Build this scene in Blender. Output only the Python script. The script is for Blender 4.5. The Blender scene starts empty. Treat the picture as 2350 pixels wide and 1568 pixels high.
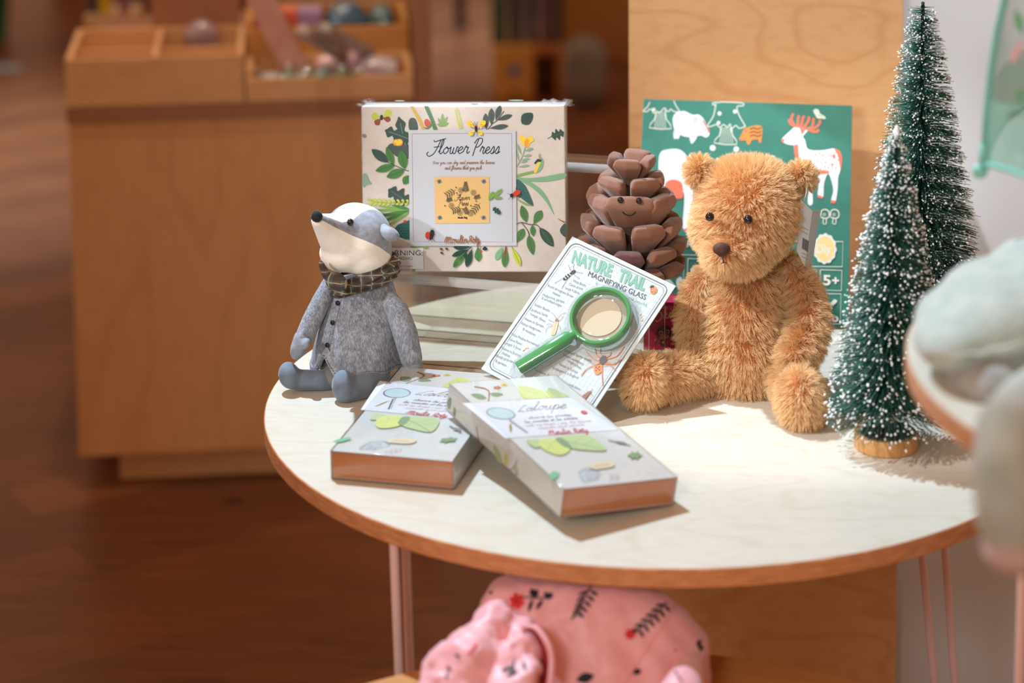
import bpy, bmesh, math, random
import numpy as np
from mathutils import Vector, Matrix, Euler, noise
from mathutils.bvhtree import BVHTree

rnd = random.Random(11)
SC = bpy.context.scene
COL = SC.collection
PI = math.pi
T = 0.72                                   # height of the main tabletop above the floor

# ------------------------------------------------------------------ camera
FPX = 5500.0
CAM = Vector((0, -2.36, T + 0.886))
_y, _p, _r = math.radians(-3.5), math.radians(6.95), math.radians(-0.45)
FW = Vector((math.sin(_y) * math.cos(_p), math.cos(_y) * math.cos(_p), -math.sin(_p)))
_rt = Vector((math.cos(_y), -math.sin(_y), 0))
_up = _rt.cross(FW)
RT = _rt * math.cos(_r) + _up * math.sin(_r)
UP = _up * math.cos(_r) - _rt * math.sin(_r)


def ray(x, y):
    """sight line of the photograph through a pixel (used to measure where things stand)"""
    return FW + RT * ((x - 1175) / FPX) - UP * ((y + 416) / FPX)


def at_z(x, y, z):                         # z is measured from the tabletop
    d = ray(x, y)
    return CAM + d * ((T + z - CAM.z) / d.z)


def at_y(x, y, Y):
    d = ray(x, y)
    return CAM + d * ((Y - CAM.y) / d.y)


def at_plane(x, y, P, N):
    d = ray(x, y)
    return CAM + d * ((P - CAM).dot(N) / d.dot(N))


def ppm(P):                                # pixels per metre at a point
    return FPX / (P - CAM).dot(FW)


# ------------------------------------------------------------------ materials
def lin(c):
    r = []
    for v in c[:3]:
        v = v / 255.0
        r.append(v / 12.92 if v <= 0.04045 else ((v + 0.055) / 1.055) ** 2.4)
    return (r[0], r[1], r[2], 1.0)


def set_in(n, k, v):
    if k in n.inputs:
        n.inputs[k].default_value = v


class NT:
    def __init__(s, name):
        s.m = bpy.data.materials.new(name)
        s.m.use_nodes = True
        s.t = s.m.node_tree
        s.b = s.t.nodes['Principled BSDF']
        s.out = s.t.nodes['Material Output']

    def n(s, kind, **kw):
        x = s.t.nodes.new(kind)
        for k, v in kw.items():
            if hasattr(x, k):
                setattr(x, k, v)
            else:
                x.inputs[k].default_value = v
        return x

    def l(s, a, b):
        s.t.links.new(a, b)

    def coords(s, scale=(1, 1, 1), rot=(0, 0, 0)):
        tc = s.n('ShaderNodeTexCoord')
        mp = s.n('ShaderNodeMapping')
        mp.inputs['Scale'].default_value = scale
        mp.inputs['Rotation'].default_value = rot
        s.l(tc.outputs['Object'], mp.inputs['Vector'])
        return mp.outputs['Vector']

    def ramp(s, fac, stops):
        r = s.n('ShaderNodeValToRGB')
        e = r.color_ramp.elements
        e[0].position, e[0].color = stops[0][0], lin(stops[0][1])
        e[1].position, e[1].color = stops[-1][0], lin(stops[-1][1])
        for p, c in stops[1:-1]:
            x = e.new(p)
            x.color = lin(c)
        s.l(fac, r.inputs['Fac'])
        return r.outputs['Color']

    def bump(s, h, strength=.3, dist=.001):
        b = s.n('ShaderNodeBump')
        b.inputs['Strength'].default_value = strength
        b.inputs['Distance'].default_value = dist
        s.l(h, b.inputs['Height'])
        s.l(b.outputs['Normal'], s.b.inputs['Normal'])
        return b

    def math(s, op, a, b=None):
        m = s.n('ShaderNodeMath', operation=op)
        for i, v in enumerate((a, b)):
            if v is None:
                continue
            if isinstance(v, (int, float)):
                m.inputs[i].default_value = v
            else:
                s.l(v, m.inputs[i])
        return m.outputs[0]

    def mix(s, fac, a, b):
        m = s.n('ShaderNodeMix', data_type='RGBA')
        for i, v in ((0, fac), (6, a), (7, b)):
            if isinstance(v, (int, float)):
                m.inputs[i].default_value = v
            elif isinstance(v, tuple):
                m.inputs[i].default_value = lin(v)
            else:
                s.l(v, m.inputs[i])
        return m.outputs[2]


MATS = {}


def mat(name, col, rough=.5, col2=None, ns=60, bump=0, bscale=300, bdist=.001, coat=0, sheen=0, metal=0, spec=.5, stretch=(1, 1, 1), alpha=1, trans=0, sub=0):
    if name in MATS:
        return MATS[name]
    k = NT(name)
    b = k.b
    b.inputs['Base Color'].default_value = lin(col)
    b.inputs['Roughness'].default_value = rough
    b.inputs['Metallic'].default_value = metal
    b.inputs['Specular IOR Level'].default_value = spec
    b.inputs['Coat Weight'].default_value = coat
    b.inputs['Coat Roughness'].default_value = .06
    b.inputs['Sheen Weight'].default_value = sheen
    b.inputs['Sheen Roughness'].default_value = .4
    b.inputs['Transmission Weight'].default_value = trans
    b.inputs['Alpha'].default_value = alpha
    if sub:
        b.inputs['Subsurface Weight'].default_value = sub
        b.inputs['Subsurface Radius'].default_value = (.01, .006, .005)
    v = None
    if col2:
        v = k.coords(stretch)
        nz = k.n('ShaderNodeTexNoise')
        nz.inputs['Scale'].default_value = ns
        nz.inputs['Detail'].default_value = 4
        k.l(v, nz.inputs['Vector'])
        k.l(k.ramp(nz.outputs['Fac'], [(.32, col), (.68, col2)]), b.inputs['Base Color'])
    if bump:
        v = v or k.coords(stretch)
        nb = k.n('ShaderNodeTexNoise')
        nb.inputs['Scale'].default_value = bscale
        nb.inputs['Detail'].default_value = 3
        k.l(v, nb.inputs['Vector'])
        k.bump(nb.outputs['Fac'], bump, bdist)
    MATS[name] = k.m
    return k.m


def wood(name, c_base, c_line, c_dark, scale=1.0, stretch=(1, 5, 1), rot=(0, 0, 0), rough=.45, lines=14, mixl=.5):
    """rotary-cut birch: wandering contour lines plus fine streaks"""
    k = NT(name)
    v = k.coords(tuple(scale * a for a in stretch), rot)
    n1 = k.n('ShaderNodeTexNoise')
    n1.inputs['Scale'].default_value = 1.6
    n1.inputs['Detail'].default_value = 2
    n1.inputs['Roughness'].default_value = .45
    k.l(v, n1.inputs['Vector'])
    ph = k.math('MULTIPLY', n1.outputs['Fac'], lines * 6.28)
    si = k.math('SINE', ph)
    s2 = k.math('MAXIMUM', si, 0)
    s3 = k.math('POWER', s2, 5)
    n2 = k.n('ShaderNodeTexNoise')
    n2.inputs['Scale'].default_value = 22
    n2.inputs['Detail'].default_value = 6
    n2.inputs['Roughness'].default_value = .65
    k.l(v, n2.inputs['Vector'])
    c = k.ramp(n2.outputs['Fac'], [(.3, c_dark), (.55, c_base), (.8, c_base)])
    f = k.math('MULTIPLY', s3, mixl)
    c = k.mix(f, c, c_line)
    k.l(c, k.b.inputs['Base Color'])
    k.b.inputs['Roughness'].default_value = rough
    k.bump(n2.outputs['Fac'], .08, .0005)
    return k.m


def ply_edge(name, c1, c2, period=.0022, rough=.5, axis='Z'):
    k = NT(name)
    v = k.coords()
    sp = k.n('ShaderNodeSeparateXYZ')
    k.l(v, sp.inputs[0])
    w = k.math('SINE', k.math('MULTIPLY', sp.outputs[axis], 6.283 / period))
    nz = k.n('ShaderNodeTexNoise')
    nz.inputs['Scale'].default_value = 60
    nz.inputs['Detail'].default_value = 4
    k.l(k.coords((1, 1, 8)), nz.inputs['Vector'])
    s = k.math('ADD', k.math('MULTIPLY', w, .22), nz.outputs['Fac'])
    k.l(k.ramp(s, [(.25, c2), (.75, c1)]), k.b.inputs['Base Color'])
    k.b.inputs['Roughness'].default_value = rough
    return k.m


def clear(name, tint=(255, 255, 255), gloss=.12, rough=.03, body=0.0, bodycol=(255, 255, 255)):
    """thin clear plastic: see-through, with a mirror reflection that grows at grazing angles"""
    k = NT(name)
    tr = k.n('ShaderNodeBsdfTransparent')
    tr.inputs['Color'].default_value = lin(tint)
    gl = k.n('ShaderNodeBsdfGlossy')
    gl.inputs['Roughness'].default_value = rough
    lw = k.n('ShaderNodeLayerWeight')
    lw.inputs['Blend'].default_value = .5
    ad = k.math('ADD', k.math('MULTIPLY', k.math('POWER', lw.outputs['Facing'], 5.0), .8), .03 + gloss * .1)
    mx = k.n('ShaderNodeMixShader')
    k.l(ad, mx.inputs[0])
    k.l(tr.outputs[0], mx.inputs[1])
    k.l(gl.outputs[0], mx.inputs[2])
    last = mx.outputs[0]
    if body:
        df = k.n('ShaderNodeBsdfDiffuse')
        df.inputs['Color'].default_value = lin(bodycol)
        m2 = k.n('ShaderNodeMixShader')
        m2.inputs[0].default_value = body
        k.l(last, m2.inputs[1])
        k.l(df.outputs[0], m2.inputs[2])
        last = m2.outputs[0]
    k.l(last, k.out.inputs['Surface'])
    return k.m


# ------------------------------------------------------------------ object helpers
def tag(o, label=None, cat=None, group=None, kind=None):
    if label:
        o['label'] = label
    if cat:
        o['category'] = cat
    if group:
        o['group'] = group
    if kind:
        o['kind'] = kind
    return o


def empty(name, M, label, cat, group=None):
    o = bpy.data.objects.new(name, None)
    o.empty_display_size = .02
    COL.objects.link(o)
    o.matrix_world = M if isinstance(M, Matrix) else Matrix.Translation(M)
    return tag(o, label, cat, group)


def link(name, me, parent=None, M=None):
    o = bpy.data.objects.new(name, me)
    COL.objects.link(o)
    if parent is not None:
        o.parent = parent
    if M is not None:
        o.matrix_basis = M if isinstance(M, Matrix) else Matrix.Translation(M)
    return o


def finish(name, bm, mats, parent=None, M=None, smooth=False, shift=None, recalc=True):
    """bmesh -> ONE mesh object.  shift: subtract this world point (mesh built in world space)"""
    if recalc:
        bmesh.ops.recalc_face_normals(bm, faces=bm.faces[:])
    if shift is not None:
        bmesh.ops.translate(bm, verts=bm.verts[:], vec=-Vector(shift))
    me = bpy.data.meshes.new(name)
    bm.to_mesh(me)
    bm.free()
    if not isinstance(mats, (list, tuple)):
        mats = [mats]
    for m in mats:
        me.materials.append(m)
    if smooth:
        me.shade_smooth()
        if smooth != True:
            try:
                me.set_sharp_from_angle(angle=math.radians(smooth))
            except Exception:
                pass
    return link(name, me, parent, M)


def add_box(bm, lo, hi, M=None, mi=0, bevel=0, seg=2):
    b = bmesh.new()
    bmesh.ops.create_cube(b, size=1)
    for v in b.verts:
        v.co = Vector([lo[i] + (v.co[i] + .5) * (hi[i] - lo[i]) for i in range(3)])
    if bevel:
        bmesh.ops.bevel(b, geom=b.edges[:], offset=bevel, segments=seg, profile=.6, affect='EDGES')
    merge(bm, b, M, mi)


def merge(bm, b, M=None, mi=None):
    if M is not None:
        bmesh.ops.transform(b, matrix=M, verts=b.verts[:])
    mp = {}
    for v in b.verts:
        mp[v] = bm.verts.new(v.co)
    for f in b.faces:
        try:
            g = bm.faces.new([mp[v] for v in f.verts])
            g.material_index = f.material_index if mi is None else mi
            g.smooth = f.smooth
        except ValueError:
            pass
    b.free()


def add_lathe(bm, prof, segs=48, M=None, mi=0, cap=True):
    b = bmesh.new()
    rings = []
    for r, z in prof:
        rings.append([b.verts.new((r * math.cos(2 * PI * i / segs), r * math.sin(2 * PI * i / segs), z)) for i in range(segs)])
    for a, c in zip(rings, rings[1:]):
        for i in range(segs):
            b.faces.new((a[i], a[(i + 1) % segs], c[(i + 1) % segs], c[i]))
    if cap:
        for ring in (rings[0], rings[-1]):
            b.faces.new(ring)
    merge(bm, b, M, mi)


def frame_of(d):
    d = d.normalized()
    a = Vector((0, 0, 1)) if abs(d.z) < .9 else Vector((1, 0, 0))
    x = a.cross(d).normalized()
    return x, d.cross(x)


def smooth_path(pts, n=6):
    pts = [Vector(p) for p in pts]
    if len(pts) < 3:
        return pts
    out = []
    for i in range(len(pts) - 1):
        p0, p1, p2, p3 = pts[max(i - 1, 0)], pts[i], pts[i + 1], pts[min(i + 2, len(pts) - 1)]
        for j in range(n):
            t = j / n
            out.append(.5 * ((2 * p1) + (p2 - p0) * t + (2 * p0 - 5 * p1 + 4 * p2 - p3) * t * t + (3 * p1 - p0 - 3 * p2 + p3) * t ** 3))
    out.append(pts[-1])
    return out


def add_tube(bm, pts, rad, segs=10, mi=0, cap=True, sm=0):
    pts = smooth_path(pts, sm) if sm else [Vector(p) for p in pts]
    n = len(pts)
    R = rad if isinstance(rad, (list, tuple)) else [rad] * n
    if len(R) != n:
        R = [R[min(int(i / (n - 1) * (len(R) - 1)), len(R) - 2)] * (1 - (i / (n - 1) * (len(R) - 1) - min(int(i / (n - 1) * (len(R) - 1)), len(R) - 2))) + R[min(int(i / (n - 1) * (len(R) - 1)), len(R) - 2) + 1] * (i / (n - 1) * (len(R) - 1) - min(int(i / (n - 1) * (len(R) - 1)), len(R) - 2)) for i in range(n)]
    x = None
    rings = []
    for i in range(n):
        d = (pts[min(i + 1, n - 1)] - pts[max(i - 1, 0)]).normalized()
        if x is None:
            x, y = frame_of(d)
        else:
            x = (x - d * x.dot(d)).normalized()
            y = d.cross(x)
        rings.append([bm.verts.new(pts[i] + (x * math.cos(2 * PI * j / segs) + y * math.sin(2 * PI * j / segs)) * R[i]) for j in range(segs)])
    for a, c in zip(rings, rings[1:]):
        for j in range(segs):
            f = bm.faces.new((a[j], a[(j + 1) % segs], c[(j + 1) % segs], c[j]))
            f.material_index = mi
            f.smooth = True
    if cap:
        for ring in (rings[0], rings[-1]):
            f = bm.faces.new(ring)
            f.material_index = mi


def add_ball(bm, c, r, M=None, mi=0, sub=3, rot=None):
    b = bmesh.new()
    bmesh.ops.create_icosphere(b, subdivisions=sub, radius=1)
    r = (r, r, r) if isinstance(r, (int, float)) else r
    m = Matrix.Translation(Vector(c)) @ (rot.to_4x4() if rot is not None else Matrix()) @ Matrix.Diagonal((r[0], r[1], r[2], 1))
    for f in b.faces:
        f.smooth = True
    bmesh.ops.transform(b, matrix=m, verts=b.verts[:])
    merge(bm, b, M, mi)


def chain(bm, pts, rad, n=10, sub=2):
    """row of overlapping balls along a path (fused afterwards by fuse())"""
    P = smooth_path(pts, max(2, n // max(1, len(pts) - 1)))
    for i, p in enumerate(P):
        t = i / (len(P) - 1) * (len(rad) - 1)
        a = min(int(t), len(rad) - 2)
        add_ball(bm, p, rad[a] * (1 - (t - a)) + rad[a + 1] * (t - a), sub=sub)


def fuse(bm, voxel=.003, smooth=6, fac=.5):
    """overlapping closed shapes -> one continuous skin; returns a new bmesh"""
    me = bpy.data.meshes.new('tmp')
    bm.to_mesh(me)
    bm.free()
    o = bpy.data.objects.new('tmp', me)
    COL.objects.link(o)
    r = o.modifiers.new('r', 'REMESH')
    r.mode = 'VOXEL'
    r.voxel_size = voxel
    if smooth:
        s = o.modifiers.new('s', 'SMOOTH')
        s.factor = fac
        s.iterations = smooth
    dg = bpy.context.evaluated_depsgraph_get()
    ev = o.evaluated_get(dg)
    m2 = ev.to_mesh()
    out = bmesh.new()
    out.from_mesh(m2)
    ev.to_mesh_clear()
    bpy.data.objects.remove(o)
    bpy.data.meshes.remove(me)
    for f in out.faces:
        f.smooth = True
    return out


_tc = {}


def text_shape(body, bold=0.0, res=3):
    key = (body, bold)
    if key in _tc:
        return _tc[key]
    cu = bpy.data.curves.new('t', 'FONT')
    cu.body = body
    cu.resolution_u = res
    cu.offset = bold
    o = bpy.data.objects.new('t', cu)
    COL.objects.link(o)
    dg = bpy.context.evaluated_depsgraph_get()
    dg.update()
    ev = o.evaluated_get(dg)
    m = ev.to_mesh()
    V = [(v.co.x, v.co.y) for v in m.vertices]
    Fc = [tuple(p.vertices) for p in m.polygons]
    ev.to_mesh_clear()
    bpy.data.objects.remove(o)
    bpy.data.curves.remove(cu)
    w0 = min(v[0] for v in V) if V else 0
    w1 = max(v[0] for v in V) if V else 1
    _tc[key] = (V, Fc, w0, w1)
    return _tc[key]


CAP = .73
# single-stroke cursive alphabet: x-height 1
CUR = {
    'a': ([[(.85, .85), (.45, 1), (.08, .5), (.3, .02), (.7, .35), (.88, .95), (.82, .3), (1.0, .02), (1.25, .3)]], 1.12),
    'b': ([[(0, .2), (.4, 1.3), (.45, 2), (.25, 1.85), (.15, .8), (.2, .1), (.5, 0), (.8, .45), (.65, .95), (.4, .85), (.9, .8)]], .95),
    'c': ([[(.8, .75), (.5, 1), (.1, .5), (.4, 0), (.95, .3)]], .88),
    'd': ([[(.8, .85), (.4, 1), (.05, .5), (.3, 0), (.7, .4), (1.0, 2)], [(1.0, 2), (.85, .4), (1.0, 0), (1.25, .3)]], 1.12),
    'e': ([[(0, .3), (.5, .55), (.7, .8), (.45, 1), (.12, .5), (.4, 0), (.95, .35)]], .88),
    'f': ([[(0, .2), (.4, 1.2), (.5, 2), (.3, 1.9), (.2, .5), (.12, -.9), (.35, -.6), (.3, 0), (.75, .3)]], .7),
    'g': ([[(.85, .85), (.45, 1), (.08, .5), (.3, .02), (.7, .35), (.88, .95), (.7, -.7), (.3, -.9), (.4, -.4), (1.2, .3)]], 1.1),
    'h': ([[(0, .2), (.35, 1.3), (.4, 2), (.2, 1.8), (.12, 0)], [(.12, .3), (.5, 1), (.66, .7), (.6, .2), (.75, 0), (1, .3)]], .92),
    'i': ([[(0, .3), (.25, 1), (.2, .2), (.4, 0), (.65, .3)], [(.3, 1.4), (.36, 1.55)]], .58),
    'k': ([[(0, .2), (.35, 1.3), (.4, 2), (.2, 1.8), (.12, 0)], [(.12, .4), (.6, 1), (.45, .6), (.2, .5), (.6, .1), (.9, .2)]], .88),
    'l': ([[(0, .2), (.4, 1.3), (.42, 2), (.22, 1.8), (.18, .3), (.4, 0), (.65, .3)]], .58),
    'm': ([[(0, .5), (.2, 1), (.15, 0)], [(.15, .4), (.45, 1), (.55, .7), (.5, 0)], [(.5, .4), (.85, 1), (.98, .7), (.9, .2), (1.05, 0), (1.3, .3)]], 1.2),
    'n': ([[(0, .5), (.2, 1), (.15, 0)], [(.15, .4), (.5, 1), (.66, .7), (.6, .2), (.75, 0), (1, .3)]], .92),
    'o': ([[(.5, 1), (.1, .5), (.4, 0), (.8, .5), (.5, 1), (.6, .75), (1.05, .8)]], .95),
    'p': ([[(0, .4), (.25, 1.05), (.1, -1)], [(.18, .5), (.5, 1), (.8, .6), (.55, .05), (.25, .15)], [(.55, .05), (1.0, .3)]], .95),
    'r': ([[(0, .3), (.25, 1.1), (.4, .85), (.6, .9), (.5, .3), (.65, 0), (.9, .3)]], .78),
    's': ([[(0, .2), (.45, 1.05), (.6, .5), (.4, 0), (.1, .1), (.4, 0), (.85, .3)]], .78),
    't': ([[(0, .3), (.35, 1.7), (.2, .3), (.4, 0), (.7, .3)], [(.05, 1.15), (.6, 1.2)]], .62),
    'u': ([[(0, .6), (.15, 1), (.12, .2), (.4, 0), (.7, .9)], [(.72, 1), (.68, .2), (.85, 0), (1.1, .3)]], 1.0),
    'v': ([[(0, .8), (.15, 1), (.3, 0), (.7, .9), (.95, .8)]], .85),
    'w': ([[(0, .7), (.12, 1), (.15, .1), (.45, .1), (.55, .9)], [(.55, .9), (.55, .1), (.9, .1), (1.0, 1), (1.2, .8)]], 1.12),
    'y': ([[(0, .6), (.15, 1), (.12, .3), (.4, .1), (.7, .9)], [(.75, 1), (.6, -.6), (.25, -.95), (.3, -.4), (1.05, .3)]], .98),
    'F': ([[(.5, 2), (.7, 1.75), (1.6, 2.05), (2.2, 2.2)], [(1.5, 2), (1.25, 1), (.9, .05), (.3, -.35), (-.1, .0), (.1, .3)], [(.7, .95), (1.5, 1.05)]], 1.5),
    'P': ([[(.9, 2.1), (.6, 1), (.4, -.3)], [(.3, 1.5), (.7, 2.15), (1.4, 2.2), (1.5, 1.6), (1, 1), (.6, 1)]], 1.45),
    'M': ([[(0, 0), (.3, 1.4), (.5, 1.5), (.5, 0)], [(.5, .9), (.85, 1.5), (1, 1.3), (.95, 0)], [(.95, .9), (1.3, 1.5), (1.45, 1.2), (1.4, .2), (1.7, .1)]], 1.75),
    'R': ([[(.2, 1.6), (.15, 0)], [(0, 1.4), (.5, 1.75), (.9, 1.4), (.6, .9), (.2, .8)], [(.3, .85), (.7, .3), (1.1, .1)]], 1.1),
    'N': ([[(0, 0), (.2, 1.2), (.35, 1.5), (.7, .2), (.85, 0), (1.0, 1.6)]], 1.25),
    'L': ([[(.9, 1.8), (.5, 1.9), (.3, 1), (.1, .1), (.5, .2), (1.1, .0)]], 1.15),
    'S': ([[(1.1, 1.9), (.7, 2.2), (.4, 1.6), (.9, .9), (.7, .1), (.1, -.1), (-.2, .2)]], 1.2),
    ' ': ([], .7), '.': ([[(.1, 0), (.14, .08)]], .35),
}


class Sheet:
    """printed matter on one flat face.  Drawing positions are read off a view of the photograph
    (ox, oy, scale) and mapped onto the face; everything goes into the face's own mesh."""

    def __init__(s, bm, M, O, N, view, lift=.00012):
        s.bm, s.Mi, s.O, s.N, s.view, s.k, s.l0 = bm, M.inverted(), Vector(O), Vector(N).normalized(), view, 0, lift
        s.R3 = s.Mi.to_3x3()

    def p(s, X, Y):
        ox, oy, sc = s.view
        o = s.Mi @ CAM
        d = s.R3 @ ray(ox + X / sc, oy + Y / sc)
        return o + d * ((s.O - o).dot(s.N) / d.dot(s.N))

    def face(s, vs, m):
        try:
            f = s.bm.faces.new(vs)
        except ValueError:
            return
        f.material_index = m
        f.normal_update()
        if f.normal.dot(s.N) < 0:
            f.normal_flip()

    def poly(s, pts, m, k=None):
        s.k += 1
        off = s.N * (s.l0 + s.k * 5e-6)
        s.face([s.bm.verts.new(s.p(*q) + off) for q in pts], m)

    def rect(s, x0, y0, x1, y1, m):
        s.poly([(x0, y0), (x1, y0), (x1, y1), (x0, y1)], m)

    def blob(s, pts, m, n=5):
        pts = [Vector((a, b, 0)) for a, b in pts]
        N = len(pts)
        res = []
        for i in range(N):
            p0, p1, p2, p3 = pts[i - 1], pts[i], pts[(i + 1) % N], pts[(i + 2) % N]
            for j in range(n):
                t = j / n
                res.append(.5 * ((2 * p1) + (p2 - p0) * t + (2 * p0 - 5 * p1 + 4 * p2 - p3) * t * t + (3 * p1 - p0 - 3 * p2 + p3) * t ** 3))
        s.poly([(v.x, v.y) for v in res], m)

    def oval(s, cx, cy, rx, ry, m, rot=0, n=18):
        c, q = math.cos(math.radians(rot)), math.sin(math.radians(rot))
        s.poly([(cx + rx * math.cos(2 * PI * i / n) * c - ry * math.sin(2 * PI * i / n) * q, cy + rx * math.cos(2 * PI * i / n) * q + ry * math.sin(2 * PI * i / n) * c) for i in range(n)], m)

    def ring(s, cx, cy, r0, r1, m, n=20, a0=0, a1=360):
        s.stroke([(cx + (r0 + r1) / 2 * math.cos(math.radians(a0 + (a1 - a0) * i / n)), cy + (r0 + r1) / 2 * math.sin(math.radians(a0 + (a1 - a0) * i / n))) for i in range(n + 1)], r1 - r0, m, 0)

    def stroke(s, pts, w, m, sm=4, taper=False):
        P = [Vector((a, b, 0)) for a, b in pts]
        if sm:
            P = smooth_path(P, sm)
        s.k += 1
        off = s.N * (s.l0 + s.k * 5e-6)
        L, Rr = [], []
        n = len(P)
        for i in range(n):
            d = P[min(i + 1, n - 1)] - P[max(i - 1, 0)]
            if d.length < 1e-9:
                d = Vector((1, 0, 0))
            d.normalize()
            h = w * .5 * ((1 - i / (n - 1)) * .85 + .15 if taper else 1)
            nx = Vector((-d.y, d.x, 0)) * h
            L.append(s.bm.verts.new(s.p(P[i].x + nx.x, P[i].y + nx.y) + off))
            Rr.append(s.bm.verts.new(s.p(P[i].x - nx.x, P[i].y - nx.y) + off))
        for i in range(n - 1):
            s.face((L[i], L[i + 1], Rr[i + 1], Rr[i]), m)

    def leaf(s, x0, y0, x1, y1, w, m, vein=None, fat=.45, vw=2.5, side=0):
        d = Vector((x1 - x0, y1 - y0, 0))
        nx = Vector((-d.y, d.x, 0)).normalized()
        A, B = [], []
        n = 9
        for i in range(n + 1):
            t = i / n
            h = w * .5 * (math.sin(PI * t ** (math.log(.5) / math.log(fat)))) ** .8 if 0 < t < 1 else 0
            c = Vector((x0, y0, 0)) + d * t
            A.append(c + nx * h)
            B.append(c - nx * h)
        s.poly([(v.x, v.y) for v in A + B[-2:0:-1]], m)
        if vein is not None:
            s.stroke([(x0, y0), (x0 + d.x * .92, y0 + d.y * .92)], vw, vein, 0)
            for j in range(side):
                t = .25 + .55 * j / max(1, side - 1)
                c = Vector((x0, y0, 0)) + d * t
                for sg in (1, -1):
                    e = c + nx * sg * w * .33 * math.sin(PI * t) + d * .1
                    s.stroke([(c.x, c.y), (e.x, e.y)], vw * .7, vein, 0)

    def oak(s, x0, y0, x1, y1, w, m, vein=None, lobes=3):
        d = Vector((x1 - x0, y1 - y0, 0))
        nx = Vector((-d.y, d.x, 0)).normalized()
        A, B = [], []
        n = lobes * 6
        for i in range(n + 1):
            t = i / n
            h = w * .5 * (math.sin(PI * min(1, t * .92 + .05)) ** .6) * (.68 + .32 * math.cos(2 * PI * t * lobes + PI))
            c = Vector((x0, y0, 0)) + d * t
            A.append(c + nx * h)
            B.append(c - nx * h)
        s.poly([(v.x, v.y) for v in A + B[::-1]], m)
        if vein is not None:
            s.stroke([(x0, y0), (x0 + d.x * .85, y0 + d.y * .85)], 3, vein, 0)

    def text(s, body, p0, p1, up, m, bold=0.0):
        """p0,p1: baseline ends; up: top of a capital above p0"""
        V, Fc, w0, w1 = text_shape(body, bold)
        s.k += 1
        off = s.N * (s.l0 + s.k * 5e-6)
        ax, ay = (p1[0] - p0[0]) / (w1 - w0), (p1[1] - p0[1]) / (w1 - w0)
        bx, by = (up[0] - p0[0]) / CAP, (up[1] - p0[1]) / CAP
        vs = [s.bm.verts.new(s.p(p0[0] + (x - w0) * ax + y * bx, p0[1] + (x - w0) * ay + y * by) + off) for x, y in V]
        for f in Fc:
            s.face([vs[i] for i in f], m)

    def cursive(s, body, p0, p1, up, w, m, slant=.25, sm=4):
        """up: x-height above p0"""
        tot = sum(CUR[c][1] for c in body)
        ax, ay = (p1[0] - p0[0]) / tot, (p1[1] - p0[1]) / tot
        bx, by = up[0] - p0[0], up[1] - p0[1]
        x = 0
        for c in body:
            strokes, adv = CUR[c]
            for st in strokes:
                s.stroke([(p0[0] + (x + a + slant * b) * ax + b * bx, p0[1] + (x + a + slant * b) * ay + b * by) for a, b in st], w, m, sm)
            x += adv


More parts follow.
